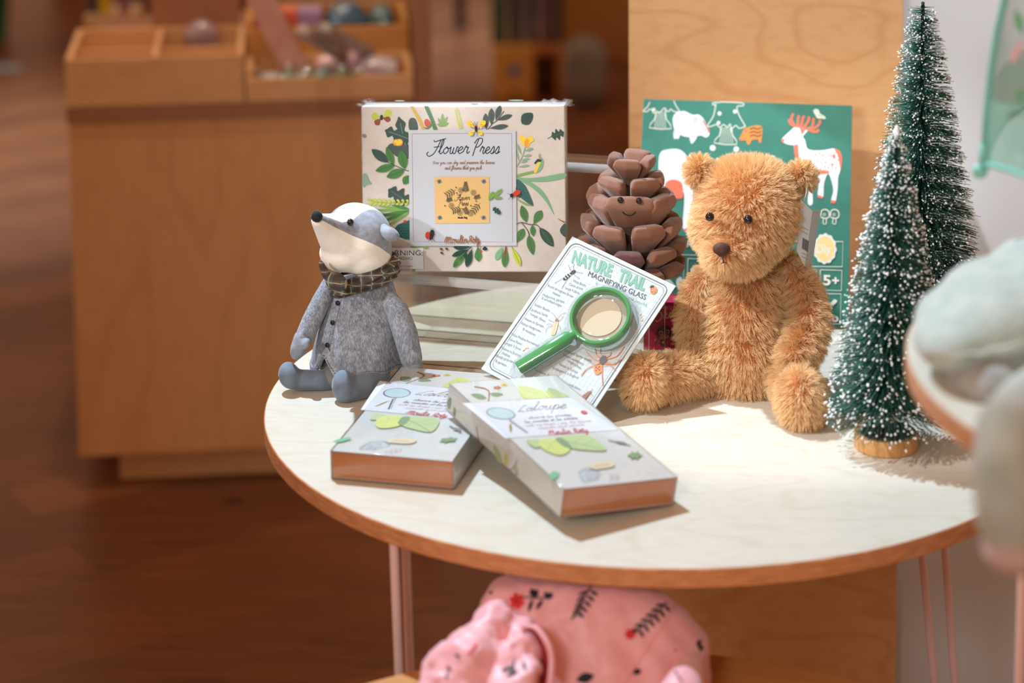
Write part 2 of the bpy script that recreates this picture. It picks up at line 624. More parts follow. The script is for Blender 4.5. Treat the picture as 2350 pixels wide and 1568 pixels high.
def fur(parent, bm, n, length, mat_, jitter=.45, droop=(0, 0, -.5), ripple=0.0, rad=.00016, seed=1, clump=.5, skip=None, curl=.25):
    """hair strands rooted on a closed skin; one curves object, child of its part"""
    rs = np.random.RandomState(seed)
    b = bm.copy()
    bmesh.ops.triangulate(b, faces=b.faces[:])
    b.verts.ensure_lookup_table()
    co = np.array([v.co[:] for v in b.verts])
    for v in b.verts:
        v.normal_update()
    no = np.array([v.normal[:] for v in b.verts])
    tr = np.array([[v.index for v in f.verts] for f in b.faces])
    b.free()
    A, B, C = co[tr[:, 0]], co[tr[:, 1]], co[tr[:, 2]]
    ar = np.linalg.norm(np.cross(B - A, C - A), axis=1)
    idx = rs.choice(len(tr), n, p=ar / ar.sum())
    u, v = rs.rand(n, 1), rs.rand(n, 1)
    k = u + v > 1
    u, v = np.where(k, 1 - u, u), np.where(k, 1 - v, v)
    P = A[idx] * (1 - u - v) + B[idx] * u + C[idx] * v
    N = no[tr[idx, 0]] * (1 - u - v) + no[tr[idx, 1]] * u + no[tr[idx, 2]] * v
    N /= np.linalg.norm(N, axis=1, keepdims=True) + 1e-9
    if skip is not None:
        keep = np.ones(len(P), bool)
        for c, r in skip:
            keep &= np.linalg.norm(P - np.array(c), axis=1) > r
        P, N = P[keep], N[keep]
        n = len(P)

    def fld(P, s, k):
        q = P * s
        return np.stack([np.sin(q[:, 0] * 1.3 + q[:, 1] * 2.1 + k) + np.sin(q[:, 2] * 2.3 - q[:, 0] + 2 * k), np.sin(q[:, 1] * 1.7 + q[:, 2] * 1.9 + 3 * k) + np.sin(q[:, 0] * 2.7 + k), np.sin(q[:, 2] * 1.1 - q[:, 1] * 2.2 + 5 * k) + np.sin(q[:, 0] * 1.9 + q[:, 2] + k)], 1) * .5
    # tufts: strands lean towards the middle of their cell
    cell = clump and .0045
    g = np.array(droop)[None, :]
    D = N + g + jitter * .55 * (fld(P, 330, 1.) + .8 * fld(P, 700, 2.)) + rs.randn(n, 3) * jitter * .25
    if ripple:
        D[:, 2] += ripple * np.sin(P[:, 2] * 620 + 2.2 * np.sin(P[:, 0] * 160) + 2 * np.sin(P[:, 1] * 140))
    # keep strands out of the skin
    dn = (D * N).sum(1, keepdims=True)
    D += N * np.maximum(0, .45 - dn)
    D /= np.linalg.norm(D, axis=1, keepdims=True)
    ln = length * (.7 + .5 * rs.rand(n, 1)) * (1 + .18 * fld(P, 420, 4.)[:, :1])
    pts = 5
    t = np.linspace(0, 1, pts)[None, :, None]
    bend = rs.randn(n, 1, 3) * curl * .35 + g[:, None, :] * .35
    X = P[:, None, :] + D[:, None, :] * ln[:, None, :] * t + bend * ln[:, None, :] * t ** 2 * .5
    if clump:
        cid = np.floor(P / cell + fld(P, 300, 7.) * .4)
        key = (cid[:, 0] * 73856093 + cid[:, 1] * 19349663 + cid[:, 2] * 83492791).astype(np.int64)
        uq, inv = np.unique(key, return_inverse=True)
        inv = inv.reshape(-1)
        cnt = np.bincount(inv).astype(float)
        tip = np.stack([np.bincount(inv, X[:, -1, a]) / cnt for a in range(3)], 1)[inv]
        X += (tip[:, None, :] - X[:, -1:, :]) * (t ** 1.6) * clump
    cu = bpy.data.hair_curves.new('fur')
    cu.add_curves([pts] * n)
    cu.attributes['position'].data.foreach_set('vector', X.astype(np.float32).ravel())
    ra = cu.attributes.get('radius') or cu.attributes.new('radius', 'FLOAT', 'POINT')
    rr = np.repeat((np.array([1., .95, .8, .55, .2]) * rad)[None, :], n, 0).astype(np.float32)
    ra.data.foreach_set('value', rr.ravel())
    cu.materials.append(mat_)
    o = link('fur', cu, parent)
    return o

# ================================================================== colours used in print
INK = {}


def inks(**kw):
    """shared printed colours -> list of materials and a name->slot table"""
    names = list(kw)
    INK['sets'] = INK.get('sets', 0) + 1
    return [mat('print_%d_%s' % (INK['sets'], n), c, .55, coat=.0, spec=.3) for n, c in kw.items()], {n: i for i, n in enumerate(names)}


birch_top = wood('birch_top', (216, 207, 190), (204, 186, 156), (210, 198, 177), 2.2, (1, 3.2, 1), (0, 0, .5), .42, 9, .38)
birch_edge = ply_edge('birch_edge', (226, 166, 118), (176, 108, 66))
birch_panel = wood('birch_panel', (228, 182, 130), (208, 154, 100), (220, 170, 116), 1.7, (1.2, 1, 2.6), (0, .12, 0), .5, 9, .5)
counter_wood = wood('counter_wood', (222, 170, 116), (202, 146, 90), (212, 160, 106), 1.2, (3, 1, .7), (0, 0, 0), .5, 5, .4)
tray_wood = wood('tray_wood', (226, 178, 126), (204, 150, 98), (216, 168, 114), 3, (1, 1, 3), (0, 0, 0), .5, 6, .4)
dark_ply = ply_edge('dark_ply', (178, 126, 92), (146, 98, 72), .006)
pale_wood = wood('pale_wood', (232, 200, 150), (206, 168, 116), (222, 188, 136), 3, (1, 1, 4), (0, 0, 0), .5, 6, .4)
yellow_wood = mat('yellow_wood', (232, 178, 92), .5, (218, 160, 78), 8)
wall_paint = mat('wall_paint', (222, 230, 236), .7, bump=.05, bscale=200)
pink_metal = mat('pink_metal', (240, 208, 204), .4, spec=.5)
acrylic = clear('acrylic', (252, 252, 250), .15, .015)
acrylic_edge_highlight = clear('acrylic_edge_highlight', (235, 242, 240), 3.5, .06, .30, (235, 245, 246))
film = clear('film', (255, 255, 255), .12, .05)

# ------------------------------------------------------------------ floor, wall
def plank_floor():
    k = NT('dark_plank_floor')
    v = k.coords((1, 1, 1), (0, 0, math.radians(-37)))
    br = k.n('ShaderNodeTexBrick')
    br.offset = .37
    br.inputs['Scale'].default_value = 1
    br.inputs['Brick Width'].default_value = 1.6
    br.inputs['Row Height'].default_value = .13
    br.inputs['Mortar Size'].default_value = .0012
    br.inputs['Color1'].default_value = (.1, .1, .1, 1)
    br.inputs['Color2'].default_value = (.9, .9, .9, 1)
    br.inputs['Mortar'].default_value = (0, 0, 0, 1)
    k.l(v, br.inputs['Vector'])
    nz = k.n('ShaderNodeTexNoise')
    nz.inputs['Scale'].default_value = 4
    nz.inputs['Detail'].default_value = 7
    nz.inputs['Roughness'].default_value = .6
    k.l(k.coords((1.2, 14, 1), (0, 0, math.radians(-37))), nz.inputs['Vector'])
    vo = k.n('ShaderNodeTexVoronoi')
    vo.inputs['Scale'].default_value = 2.3
    k.l(k.coords((1, 2, 1), (0, 0, math.radians(-37))), vo.inputs['Vector'])
    s = k.math('ADD', k.math('MULTIPLY', br.outputs['Color'], .35), k.math('MULTIPLY', nz.outputs['Fac'], .75))
    c = k.ramp(s, [(.3, (84, 46, 26)), (.55, (112, 64, 36)), (.85, (142, 88, 50))])
    kn = k.math('LESS_THAN', vo.outputs['Distance'], .045)
    c = k.mix(kn, c, (44, 24, 20))
    k.l(c, k.b.inputs['Base Color'])
    k.b.inputs['Roughness'].default_value = .42
    return k.m


bm = bmesh.new()
add_box(bm, (-7, -3.6, -.06), (4.2, 9, 0))
tag(finish('floor', bm, plank_floor()), 'dark brown plank floor laid diagonally', 'floor', kind='structure')
bm = bmesh.new()
add_box(bm, (.10, .445, 0), (4.2, .60, 2.6))
tag(finish('wall_right', bm, wall_paint), 'plain light grey wall behind the brush trees', 'wall', kind='structure')

# tall plywood display panel standing just behind the round table
bm = bmesh.new()
add_box(bm, (-.034, .407, 0), (.286, .432, 1.62), bevel=.0015)
bm.normal_update()
for f in bm.faces:
    f.material_index = 0 if abs(f.normal.y) > .5 else 1
o = finish('display_panel', bm, [birch_panel, ply_edge('panel_edge', (206, 150, 100), (166, 104, 62), .004, axis='Y')])
tag(o, 'tall upright birch plywood panel behind the teddy bear and the green board', 'panel')

# ------------------------------------------------------------------ round table on hairpin legs
def disc(bm, R, h, z, bev=.0012, segs=160, c=(0, 0)):
    M = Matrix.Translation((c[0], c[1], 0))
    add_lathe(bm, [(R - bev, z - h), (R, z - h + bev), (R, z - bev), (R - bev, z)], segs, M)
    for f in bm.faces:
        f.material_index = 0 if f.calc_center_median() and abs(f.normal.z) > .8 else 1


def tabletop(name, R, h, parent, z, mats=None):
    bm = bmesh.new()
    add_lathe(bm, [(R - .0012, z - h), (R, z - h + .0012), (R, z - .0012), (R - .0012, z)], 200)
    bm.normal_update()
    for f in bm.faces:
        f.material_index = 0 if len(f.verts) > 4 else 1
    return finish(name, bm, mats or [birch_top, birch_edge], parent)


def hairpin(parent, tops, foot, zt, rad=.0045):
    """two steel rods meeting in a U at the floor"""
    bm = bmesh.new()
    f = Vector(foot)
    a, b = Vector(tops[0]), Vector(tops[1])
    side = (b - a).normalized() * .011
    pts = [a, a.lerp(f - side, .97), f - side * .7 + Vector((0, 0, -.004)), f + Vector((0, 0, -.008)), f + side * .7 + Vector((0, 0, -.004)), b.lerp(f + side, .97), b]
    add_tube(bm, [pts[0]] + smooth_path(pts[1:-1], 4) + [pts[-1]], rad, 12)
    m = (a + b) / 2
    hm = Vector((m.x, m.y, 0)) * (1 - .012 / max(.05, Vector((m.x, m.y)).length))
    add_box(bm, (hm.x - .016, hm.y - .016, zt - .003), (hm.x + .016, hm.y + .016, zt))
    return finish('hairpin_leg', bm, pink_metal, parent, smooth=40)


rt = empty('round_table', Matrix(), 'round pale birch plywood table on pink hairpin legs carrying all the toys', 'table')
tabletop('tabletop', .4, .0175, rt, T)
zt = T - .0175
hairpin(rt, [at_y(903, 1246, -.285).to_tuple()[:2] + (zt,), at_y(930, 1252, -.25).to_tuple()[:2] + (zt,)], (-.222, -.262, .0125), zt)
hairpin(rt, [(.264, .135, zt), (.295, .16, zt)], (.345, .165, .0125), zt, .0042)
hairpin(rt, [(-.175, .30, zt), (-.128, .318, zt)], (-.16, .345, .0125), zt)

# lower nesting table that carries the raincoat
lt = empty('nesting_table', Matrix.Translation((-.024, -.703, 0)), 'lower round plywood table pushed up in front, holding the pink raincoat', 'table')
LZ = T - .12
tabletop('tabletop', .4, .0175, lt, LZ, [wood('birch_low', (206, 142, 78), (186, 120, 60), (198, 132, 70), 2.2, (1, 3, 1), (0, 0, .4), .45, 8, .3), birch_edge])
for a in (60, 180, 300):
    x, y = .29 * math.cos(math.radians(a)), .29 * math.sin(math.radians(a))
    t_ = Vector((-y, x, 0)).normalized() * .04
    hairpin(lt, [(x + t_.x, y + t_.y, LZ - .0175), (x - t_.x, y - t_.y, LZ - .0175)], (x * 1.1, y * 1.1, .0125), LZ - .0175)

# taller round table in the right foreground
FC = Vector((.511, -.577, 0))
FZ = T + .25
ft = empty('tall_round_table', Matrix.Translation(FC), 'blurred round plywood table edge in the right foreground under the mint plush', 'table')
tabletop('tabletop', .3205, .0175, ft, FZ)
for a in (20, 135, 255):
    x, y = .25 * math.cos(math.radians(a)), .25 * math.sin(math.radians(a))
    t_ = Vector((-y, x, 0)).normalized() * .04
    hairpin(ft, [(x + t_.x, y + t_.y, FZ - .0175), (x - t_.x, y - t_.y, FZ - .0175)], (x * 1.12, y * 1.12, .0125), FZ - .0175)

# ------------------------------------------------------------------ clear acrylic risers
RD = Vector((.98, -.199, 0)).normalized()
RN = Vector((.199, .98, 0)).normalized()


def riser(name, P, w, d, h, label, th=.0035):
    M = Matrix((RD.to_4d(), RN.to_4d(), (0, 0, 1, 0), (0, 0, 0, 1))).transposed()
    for i in range(3):
        M[3][i] = 0
    M = Matrix.Translation(P) @ M
    M[3][3] = 1
    r = empty(name, M, label, 'display riser', None)
    bm = bmesh.new()
    # bent sheet: front plate, rounded shoulder, top plate, rounded shoulder, back plate
    b = .007
    prof = [(0, 0), (0, h - b - .0012), (0, h - b)] + [(b - b * math.cos(a), h - b + b * math.sin(a)) for a in (PI / 8, PI / 4, 3 * PI / 8)] + [(b, h), (b + .0012, h), (d - b - .0012, h), (d - b, h)] + \
        [(d - b + b * math.sin(a), h - b + b * math.cos(a)) for a in (PI / 8, PI / 4, 3 * PI / 8)] + [(d, h - b), (d, h - b - .0012), (d, 0)]
    n = len(prof)
    rows = []
    for i, (y, z) in enumerate(prof):
        p0 = Vector((0,) + prof[max(i - 1, 0)])
        p1 = Vector((0,) + prof[min(i + 1, n - 1)])
        t = (p1 - p0).normalized()
        nn = Vector((0, t.z, -t.y))
        inn = Vector((0, y, z)) + nn * th
        rows.append(([bm.verts.new((0, y, z)), bm.verts.new((w, y, z))], [bm.verts.new((0, inn.y, inn.z)), bm.verts.new((w, inn.y, inn.z))]))
    for ri, ((a, c), (a2, c2)) in enumerate(zip(rows, rows[1:])):
        f = bm.faces.new((a[0], a[1], a2[1], a2[0]))
        f.smooth = True
        f.material_index = 1 if ri in (1, 2, 3, 4, 5, 6) else 0
        f = bm.faces.new((c[0], c2[0], c2[1], c[1]))
        f.smooth = True
        for s_ in (0, 1):
            bm.faces.new((a[s_], a2[s_], c2[s_], c[s_])).material_index = 1
    for r_ in (rows[0], rows[-1]):
        bm.faces.new((r_[0][0], r_[0][1], r_[1][1], r_[1][0])).material_index = 1
    # front shoulder strip takes the whitish edge material, a highlight painted along the bend
    bm.normal_update()
    finish('acrylic_sheet', bm, [acrylic, acrylic_edge_highlight], r, smooth=35)
    return r


RP = Vector((-.009, .046, T)) - RD * .325
riser('acrylic_riser', RP, .325, .085, .096, 'low clear acrylic riser under the botanical box and the pinecone')
riser('acrylic_riser', RP + RN * .104 - RD * .01, .285, .05, .20, 'taller clear acrylic riser standing behind the botanical box')

# ------------------------------------------------------------------ botanical gift box (shrink wrapped)
def eul(p, rx, ry, rz):
    return Matrix.Translation(Vector((p[0], p[1], p[2] + T))) @ Euler((rx, ry, rz), 'XYZ').to_matrix().to_4x4()


M = eul((-.312, .094, .1018), math.radians(-8), -.015, -.019)
BW, BD, BH = .2160, .040, .1752
GM, g = inks(beige=(216, 203, 191), dgreen=(38, 74, 66), green=(72, 128, 66), lgreen=(126, 168, 84), lime=(190, 204, 76), slate=(62, 82, 78), teal=(42, 100, 96), sage=(136, 170, 146), card=(194, 201, 210), brown=(150, 104, 74), navy=(24, 52, 60),
             wood=(222, 186, 122), red=(206, 66, 46), orange=(236, 160, 40), yellow=(240, 206, 66), ochre=(204, 172, 76), black=(40, 40, 42), ink=(96, 84, 66), white=(238, 238, 238), grey=(126, 132, 140), rust=(150, 66, 40), label=(214, 216, 222), dk=(24, 40, 44), top=(210, 210, 208), mint=(122, 176, 132))
GM[g['beige']] = mat('print_beige_board', (214, 208, 199), .5, (208, 201, 191), 120, spec=.25)
fb = empty('gift_box', M, 'shrink-wrapped botanical gift box with painted leaves around a white panel, on the acrylic riser', 'box')
bm = bmesh.new()
add_box(bm, (0, 0, 0), (BW, BD, BH), bevel=.0012, mi=g['beige'])
bm.normal_update()
for f in bm.faces:
    if f.normal.z > .6:
        f.material_index = g['top']
S = Sheet(bm, M, (0, 0, 0), (0, -1, 0), (800, 200, 1773 / 520))
# --- upper left
S.leaf(258, 240, 178, 222, 62, g['lime'], fat=.7); S.leaf(258, 240, 338, 184, 56, g['lime'], fat=.7)
S.leaf(258, 240, 208, 295, 50, g['rust'], fat=.7); S.leaf(258, 240, 330, 258, 46, g['rust'], fat=.7)
S.oval(258, 238, 13, 22, g['black'])
S.oak(470, 560, 392, 232, 120, g['dgreen'], g['sage'])
S.oak(480, 408, 285, 338, 130, g['dgreen'], g['sage'])
S.blob([(478, 335), (470, 270), (488, 242), (520, 246), (540, 290), (538, 335)], g['slate'])
S.blob([(300, 480), (340, 440), (470, 470), (470, 540), (380, 545), (330, 500)], g['slate'])
S.blob([(345, 430), (362, 410), (412, 408), (424, 436), (408, 458), (360, 456)], g['orange'])
S.poly([(352, 428), (372, 408), (384, 424), (398, 406), (424, 432), (386, 456)], g['yellow'])
S.poly([(482, 150), (505, 150), (570, 250), (600, 330), (572, 330), (530, 240)], g['ochre'])
S.blob([(595, 160), (612, 150), (634, 168), (690, 310), (694, 334), (664, 334), (640, 260)], g['green'])
for i in range(8):
    S.stroke([(600 + i * 9.5, 172 + i * 21), (628 + i * 9, 166 + i * 21)], 3, g['dgreen'], 0)
S.stroke([(612, 152), (646, 250), (680, 334)], 3, g['dgreen'])
S.blob([(592, 275), (602, 252), (622, 252), (645, 280), (640, 306), (606, 310)], g['red'])
S.blob([(586, 308), (612, 316), (650, 280), (655, 300), (630, 326), (604, 328)], g['green'])
for a in ((736, 310, 735, 204, 34), (736, 305, 775, 228, 26), (736, 305, 698, 240, 26), (736, 308, 784, 278, 24), (736, 308, 692, 288, 24)):
    S.leaf(*a[:4], a[4], g['lgreen'], g['green'])
S.stroke([(845, 158), (850, 230), (884, 330)], 5, g['lime'])
for i in range(9):
    S.oval(834 + i * 4, 182 + i * 17, 9, 6, g['lime'], 40); S.oval(858 + i * 4, 178 + i * 17, 9, 6, g['lime'], -40)
# --- upper right
for a in ((1078, 335, 1072, 204, 48, 'slate'), (1118, 300, 1118, 165, 50, 'slate'), (1150, 262, 1188, 142, 46, 'slate'), (1158, 260, 1282, 218, 40, 'slate'), (1100, 322, 1252, 302, 40, 'slate')):
    S.leaf(*a[:4], a[4], g[a[5]], g['dk'], .6)
S.stroke([(1088, 330), (1130, 282), (1160, 262), (1216, 188)], 5, g['dk'])
S.blob([(1350, 240), (1362, 212), (1400, 200), (1440, 206), (1440, 250), (1414, 290), (1376, 294), (1352, 276)], g['dgreen'])
S.stroke([(1354, 290), (1395, 245), (1438, 208)], 3, g['navy'])
for q in ((1380, 262, 1362, 232), (1380, 262, 1420, 270), (1402, 240, 1384, 212), (1402, 240, 1436, 238)):
    S.stroke([q[:2], q[2:]], 2.5, g['navy'], 0)
S.oak(1588, 388, 1684, 352, 95, g['dgreen'], g['green'], 3)
S.stroke([(1556, 402), (1600, 380), (1670, 345)], 4, g['navy'])
S.blob([(1336, 384), (1362, 380), (1394, 400), (1420, 378), (1452, 412), (1420, 440), (1404, 468), (1378, 466), (1352, 430)], g['yellow'])
S.blob([(1394, 402), (1412, 420), (1400, 466), (1380, 466), (1376, 430)], g['orange'])
S.stroke([(1382, 468), (1360, 540), (1312, 630)], 7, g['sage'])
for a in ((1378, 500, 1446, 480, 24), (1366, 540, 1434, 532, 20), (1350, 570, 1420, 560, 18), (1340, 590, 1400, 578, 16), (1326, 625, 1418, 612, 18), (1352, 530, 1316, 440, 22), (1334, 585, 1312, 490, 14)):
    S.leaf(*a[:4], a[4], g['sage'], None, .6)
S.blob([(1488, 560), (1512, 552), (1526, 590), (1512, 640), (1480, 668), (1452, 664), (1470, 640), (1486, 600)], g['mint'])
for i in range(8):
    S.oval(1497 - abs(i - 1) * 2.2 - i * 3.5, 572 + i * 13, 14, 9, g['yellow'], -15)
S.stroke([(1492, 556), (1490, 520)], 3, g['rust'], 0); S.stroke([(1500, 556), (1502, 522)], 3, g['rust'], 0)
S.poly([(1452, 592), (1478, 562), (1510, 566), (1508, 584), (1476, 586), (1458, 604)], g['navy'])
S.poly([(1312, 684), (1450, 652), (1452, 670), (1312, 704)], g['lgreen'])
S.blob([(1312, 704), (1400, 712), (1520, 702), (1688, 674), (1684, 712), (1540, 738), (1400, 734), (1312, 716)], g['mint'])
S.blob([(1320, 716), (1430, 744), (1540, 840), (1608, 1002), (1540, 890), (1440, 790)], g['mint'])
S.blob([(1310, 726), (1370, 756), (1412, 828), (1446, 926), (1400, 906), (1340, 860), (1312, 850)], g['teal'])
S.stroke([(1318, 736), (1380, 830), (1440, 920)], 4, g['dgreen'])
S.blob([(1320, 872), (1372, 900), (1436, 926), (1380, 920), (1324, 884)], g['lgreen'])
S.leaf(1392, 1058, 1354, 924, 62, g['green'], g['dgreen'], .5, side=6)
S.leaf(1446, 1072, 1512, 964, 66, g['green'], g['dgreen'], .6)
S.leaf(1446, 1168, 1438, 1078, 44, g['green'], g['dgreen'], .5)
S.leaf(1314, 1220, 1372, 1106, 62, g['green'], g['dgreen'], .6)
S.leaf(1410, 1158, 1444, 1314, 62, g['green'], g['dgreen'], .45, side=5)
S.leaf(1494, 1098, 1604, 1248, 74, g['dgreen'], g['green'], .5, side=6)
S.stroke([(1316, 1072), (1352, 1058), (1420, 1074), (1470, 1076), (1496, 1100)], 6, g['dgreen'])
S.stroke([(1352, 1058), (1400, 1120), (1414, 1160)], 6, g['dgreen'])
S.blob([(1700, 1070), (1670, 1086), (1654, 1124), (1672, 1156), (1702, 1168)], g['slate'])
S.stroke([(1700, 1054), (1668, 1046), (1640, 1030)], 5, g['rust']); S.stroke([(1686, 1062), (1668, 1046)], 4, g['rust'])
# --- left
for a in ((312, 588, 180, 486, 72, 'dgreen'), (352, 608, 296, 466, 56, 'green'), (440, 640, 408, 494, 76, 'green'), (362, 612, 210, 656, 60, 'green'), (438, 650, 296, 704, 72, 'green'), (472, 690, 430, 760, 60, 'green')):
    S.leaf(*a[:4], a[4], g[a[5]], g['dgreen'], .5)
S.stroke([(310, 588), (362, 612), (440, 646), (474, 656)], 5, g['dgreen'])
S.oak(474, 905, 312, 800, 150, g['slate'], g['grey'], 3)
S.blob([(110, 690), (140, 680), (160, 730), (182, 756), (140, 764), (116, 782)], g['sage']); S.oval(122, 380, 16, 14, g['grey'])
for i in range(9):
    S.leaf(472 - i * 34, 905 - (8 - i) * 1, 452 - i * 38, 872 + (8 - i) * 1, 20, g['lime'], None, .6)
    S.leaf(470 - i * 34, 905 - (8 - i) * 1, 440 - i * 36, 925, 20, g['lime'], None, .6)
S.stroke([(145, 880), (260, 904), (474, 908)], 4, g['lgreen'])
for a in ((474, 960, 160, 962, 20), (474, 968, 250, 1058, 30), (474, 966, 180, 1020, 26), (474, 960, 230, 930, 22), (474, 975, 290, 1094, 24), (474, 955, 330, 920, 26)):
    S.leaf(*a[:4], a[4], g['green'] if a[4] > 24 else g['lgreen'], None, .4)
S.blob([(358, 1120), (390, 1076), (450, 1052), (480, 1050), (480, 1180), (400, 1172)], g['teal'])
for i in range(22):
    S.oval(390 + (i % 5) * 20 + (i // 5) % 2 * 8, 1078 + (i // 5) * 22, 6, 2.5, g['dk'], 0, 8)
S.oval(442, 1050, 13, 10, g['red'])
# --- bottom
for a in ((960, 1250, 820, 1252, 44, 'dgreen'), (940, 1268, 808, 1322, 40, 'dgreen'), (930, 1280, 818, 1410, 52, 'green'), (968, 1262, 922, 1408, 52, 'dgreen'), (920, 1280, 912, 1342, 26, 'dgreen'), (1012, 1244, 1014, 1364, 56, 'green'), (1066, 1244, 1068, 1278, 40, 'navy'),
          (1208, 1244, 1150, 1352, 46, 'mint'), (1232, 1244, 1218, 1410, 52, 'green'), (1276, 1244, 1346, 1398, 46, 'lime'), (500, 1420, 520, 1440, 34, 'lgreen')):
    S.leaf(*a[:4], a[4], g[a[5]], g['dgreen'] if a[5] != 'mint' else None, .62)
S.stroke([(966, 1246), (926, 1284), (880, 1340)], 6, g['dgreen'])
S.stroke([(1232, 1246), (1224, 1330)], 12, g['rust'])
for q in ((726, 1266), (768, 1264), (730, 1296)):
    S.oval(q[0], q[1], 13, 9, g['ink'], 20)
S.oval(1034, 1278, 9, 9, g['red']); S.blob([(486, 1244), (520, 1262), (560, 1244), (600, 1262), (622, 1244)], g['lgreen'])
# --- white panel
S.poly([(470, 335), (1308, 335), (1316, 1240), (480, 1242)], g['card'])
for q in ([(498, 364), (508, 1208), (620, 1208)], [(645, 1209), (740, 1212)], [(1042, 1210), (1284, 1213), (1278, 362)], [(498, 364), (940, 361)], [(1060, 361), (1278, 362)]):
    S.stroke(q, 3.2, g['brown'], 0)
S.cursive('Flower', (618, 522), (938, 518), (618, 468), 7.5, g['navy'], .22)
S.cursive('Press', (955, 522), (1180, 518), (955, 468), 7.5, g['navy'], .22)
S.cursive('Now you can dry and preserve the leaves', (660, 602), (1142, 600), (660, 586), 2.6, g['brown'], .2, 3)
S.cursive('and flowers that you pick.', (752, 644), (1046, 642), (752, 628), 2.6, g['brown'], .2, 3)
S.blob([(672, 712), (682, 700), (800, 699), (960, 699), (1088, 700), (1100, 712), (1102, 800), (1104, 960), (1104, 1050), (1094, 1062), (960, 1064), (800, 1065), (690, 1065), (680, 1052), (676, 960), (674, 800)], g['wood'])
for cx, cy in ((712, 737), (1060, 737), (716, 1020), (1058, 1020)):
    S.oval(cx, cy, 18, 18, g['grey']); S.oval(cx, cy, 9, 9, g['black'], n=10)
    S.stroke([(cx - 26, cy - 6), (cx, cy), (cx + 24, cy + 8)], 4, g['grey'], 0)
S.cursive('Flower', (832, 884), (948, 880), (832, 862), 3.4, g['dk'], .22, 3)
S.cursive('Press', (858, 928), (938, 924), (858, 906), 3.4, g['dk'], .22, 3)
S.cursive('Moulin Roty', (856, 1026), (930, 1025), (856, 1018), 3.2, g['dk'], .1, 2)
S.stroke([(918, 825), (916, 740)], 3, g['ink'], 0)
for i in range(7):
    y = 815 - i * 11
    w = 32 - i * 3.5
    S.leaf(917, y, 917 - w, y - 14, 9, g['ink'], None); S.leaf(917, y, 917 + w, y - 14, 9, g['ink'], None)
for a in ((842, 800, 760, 850), (1030, 905, 970, 980), (890, 945, 810, 970), (940, 1000, 905, 940), (975, 870, 1030, 850), (760, 890, 812, 872)):
    S.stroke([a[:2], a[2:]], 2.5, g['ink'], 0)
    dx, dy = (a[2] - a[0]) / 5, (a[3] - a[1]) / 5
    for i in range(1, 5):
        S.leaf(a[0] + dx * i, a[1] + dy * i, a[0] + dx * i - dy * 1.6 + dx, a[1] + dy * i + dx * 1.6 + dy, 9, g['ink'], None)
        S.leaf(a[0] + dx * i, a[1] + dy * i, a[0] + dx * i + dy * 1.6 + dx, a[1] + dy * i - dx * 1.6 + dy, 9, g['ink'], None)
for cx, cy in ((978, 822), (806, 925), (872, 980), (880, 804), (958, 985)):
    for k_ in range(6):
        a = k_ * PI / 3
        S.ring(cx + 14 * math.cos(a), cy + 14 * math.sin(a), 7, 9.5, g['ink'], 8)
for q in ((842, 782), (958, 925), (1000, 890), (755, 925), (848, 826)):
    S.oval(q[0], q[1], 7, 5, g['ink'], 20, 8)
S.leaf(1100, 880, 1136, 812, 34, g['lgreen'], g['green']); S.leaf(1130, 860, 1206, 792, 30, g['lgreen'], g['green']); S.leaf(1136, 866, 1206, 862, 22, g['lgreen'], g['green'])
S.stroke([(1100, 884), (1136, 862)], 3, g['green'], 0)
S.oak(1132, 942, 1190, 988, 52, g['dgreen'], g['green'], 3)
# insects on the panel edge
for a in ((992, 318, 930, 266, 42), (1008, 318, 1074, 262, 42), (992, 330, 944, 376, 34), (1008, 330, 1048, 372, 34)):
    S.leaf(*a[:4], a[4], g['yellow'], None, .7)
    S.stroke([((a[0] + a[2]) / 2 - 10, (a[1] + a[3]) / 2), ((a[0] + a[2]) / 2 + 10, (a[1] + a[3]) / 2 + 4)], 3, g['ink'], 0)
S.oval(1000, 322, 11, 28, g['black']); S.oval(1000, 300, 7, 6, g['red'])
for q in (((1000, 296), (984, 268)), ((1000, 296), (1014, 266)), ((996, 350), (980, 384)), ((1004, 350), (1012, 384))):
    S.stroke(q, 2.5, g['black'], 0)
S.blob([(1282, 834), (1312, 804), (1340, 806), (1344, 828), (1312, 850), (1288, 852)], g['red'])
S.blob([(1266, 836), (1284, 830), (1294, 846), (1286, 860), (1268, 858)], g['black'])
for q in (((1268, 838), (1244, 830)), ((1272, 858), (1252, 876)), ((1330, 852), (1346, 866)), ((1310, 802), (1312, 784)), ((1332, 804), (1348, 794)), ((1284, 862), (1282, 880))):
    S.stroke(q, 2.5, g['black'], 0)
S.oval(624, 1158, 22, 30, g['red'], 0); S.blob([(640, 1128), (654, 1114), (670, 1122), (668, 1160), (652, 1188), (636, 1186)], g['black'])
for q in ((614, 1146), (622, 1166), (616, 1176), (630, 1150)):
    S.oval(q[0], q[1], 3, 3, g['black'], 0, 6)
for q in (((656, 1116), (640, 1104)), ((662, 1114), (668, 1102)), ((650, 1184), (626, 1210)), ((658, 1180), (676, 1204)), ((666, 1150), (680, 1150))):
    S.stroke(q, 2.5, g['black'], 0)
S.cursive('Moulin', (752, 1214), (932, 1214), (752, 1186), 8, g['brown'], .1)
S.cursive('Roty', (944, 1214), (1026, 1214), (944, 1184), 8, g['brown'], .1)
# warning sticker
S.poly([(230, 1254), (586, 1256), (590, 1420), (230, 1416)], g['label'])
S.text('WARNING:', (248, 1312), (582, 1314), (248, 1270), g['dk'])
S.text('CHOKING HAZARD', (236, 1347), (504, 1348), (236, 1322), g['dk'])
S.text('Not for children under 3 years.', (236, 1402), (506, 1404), (236, 1386), g['ink'])
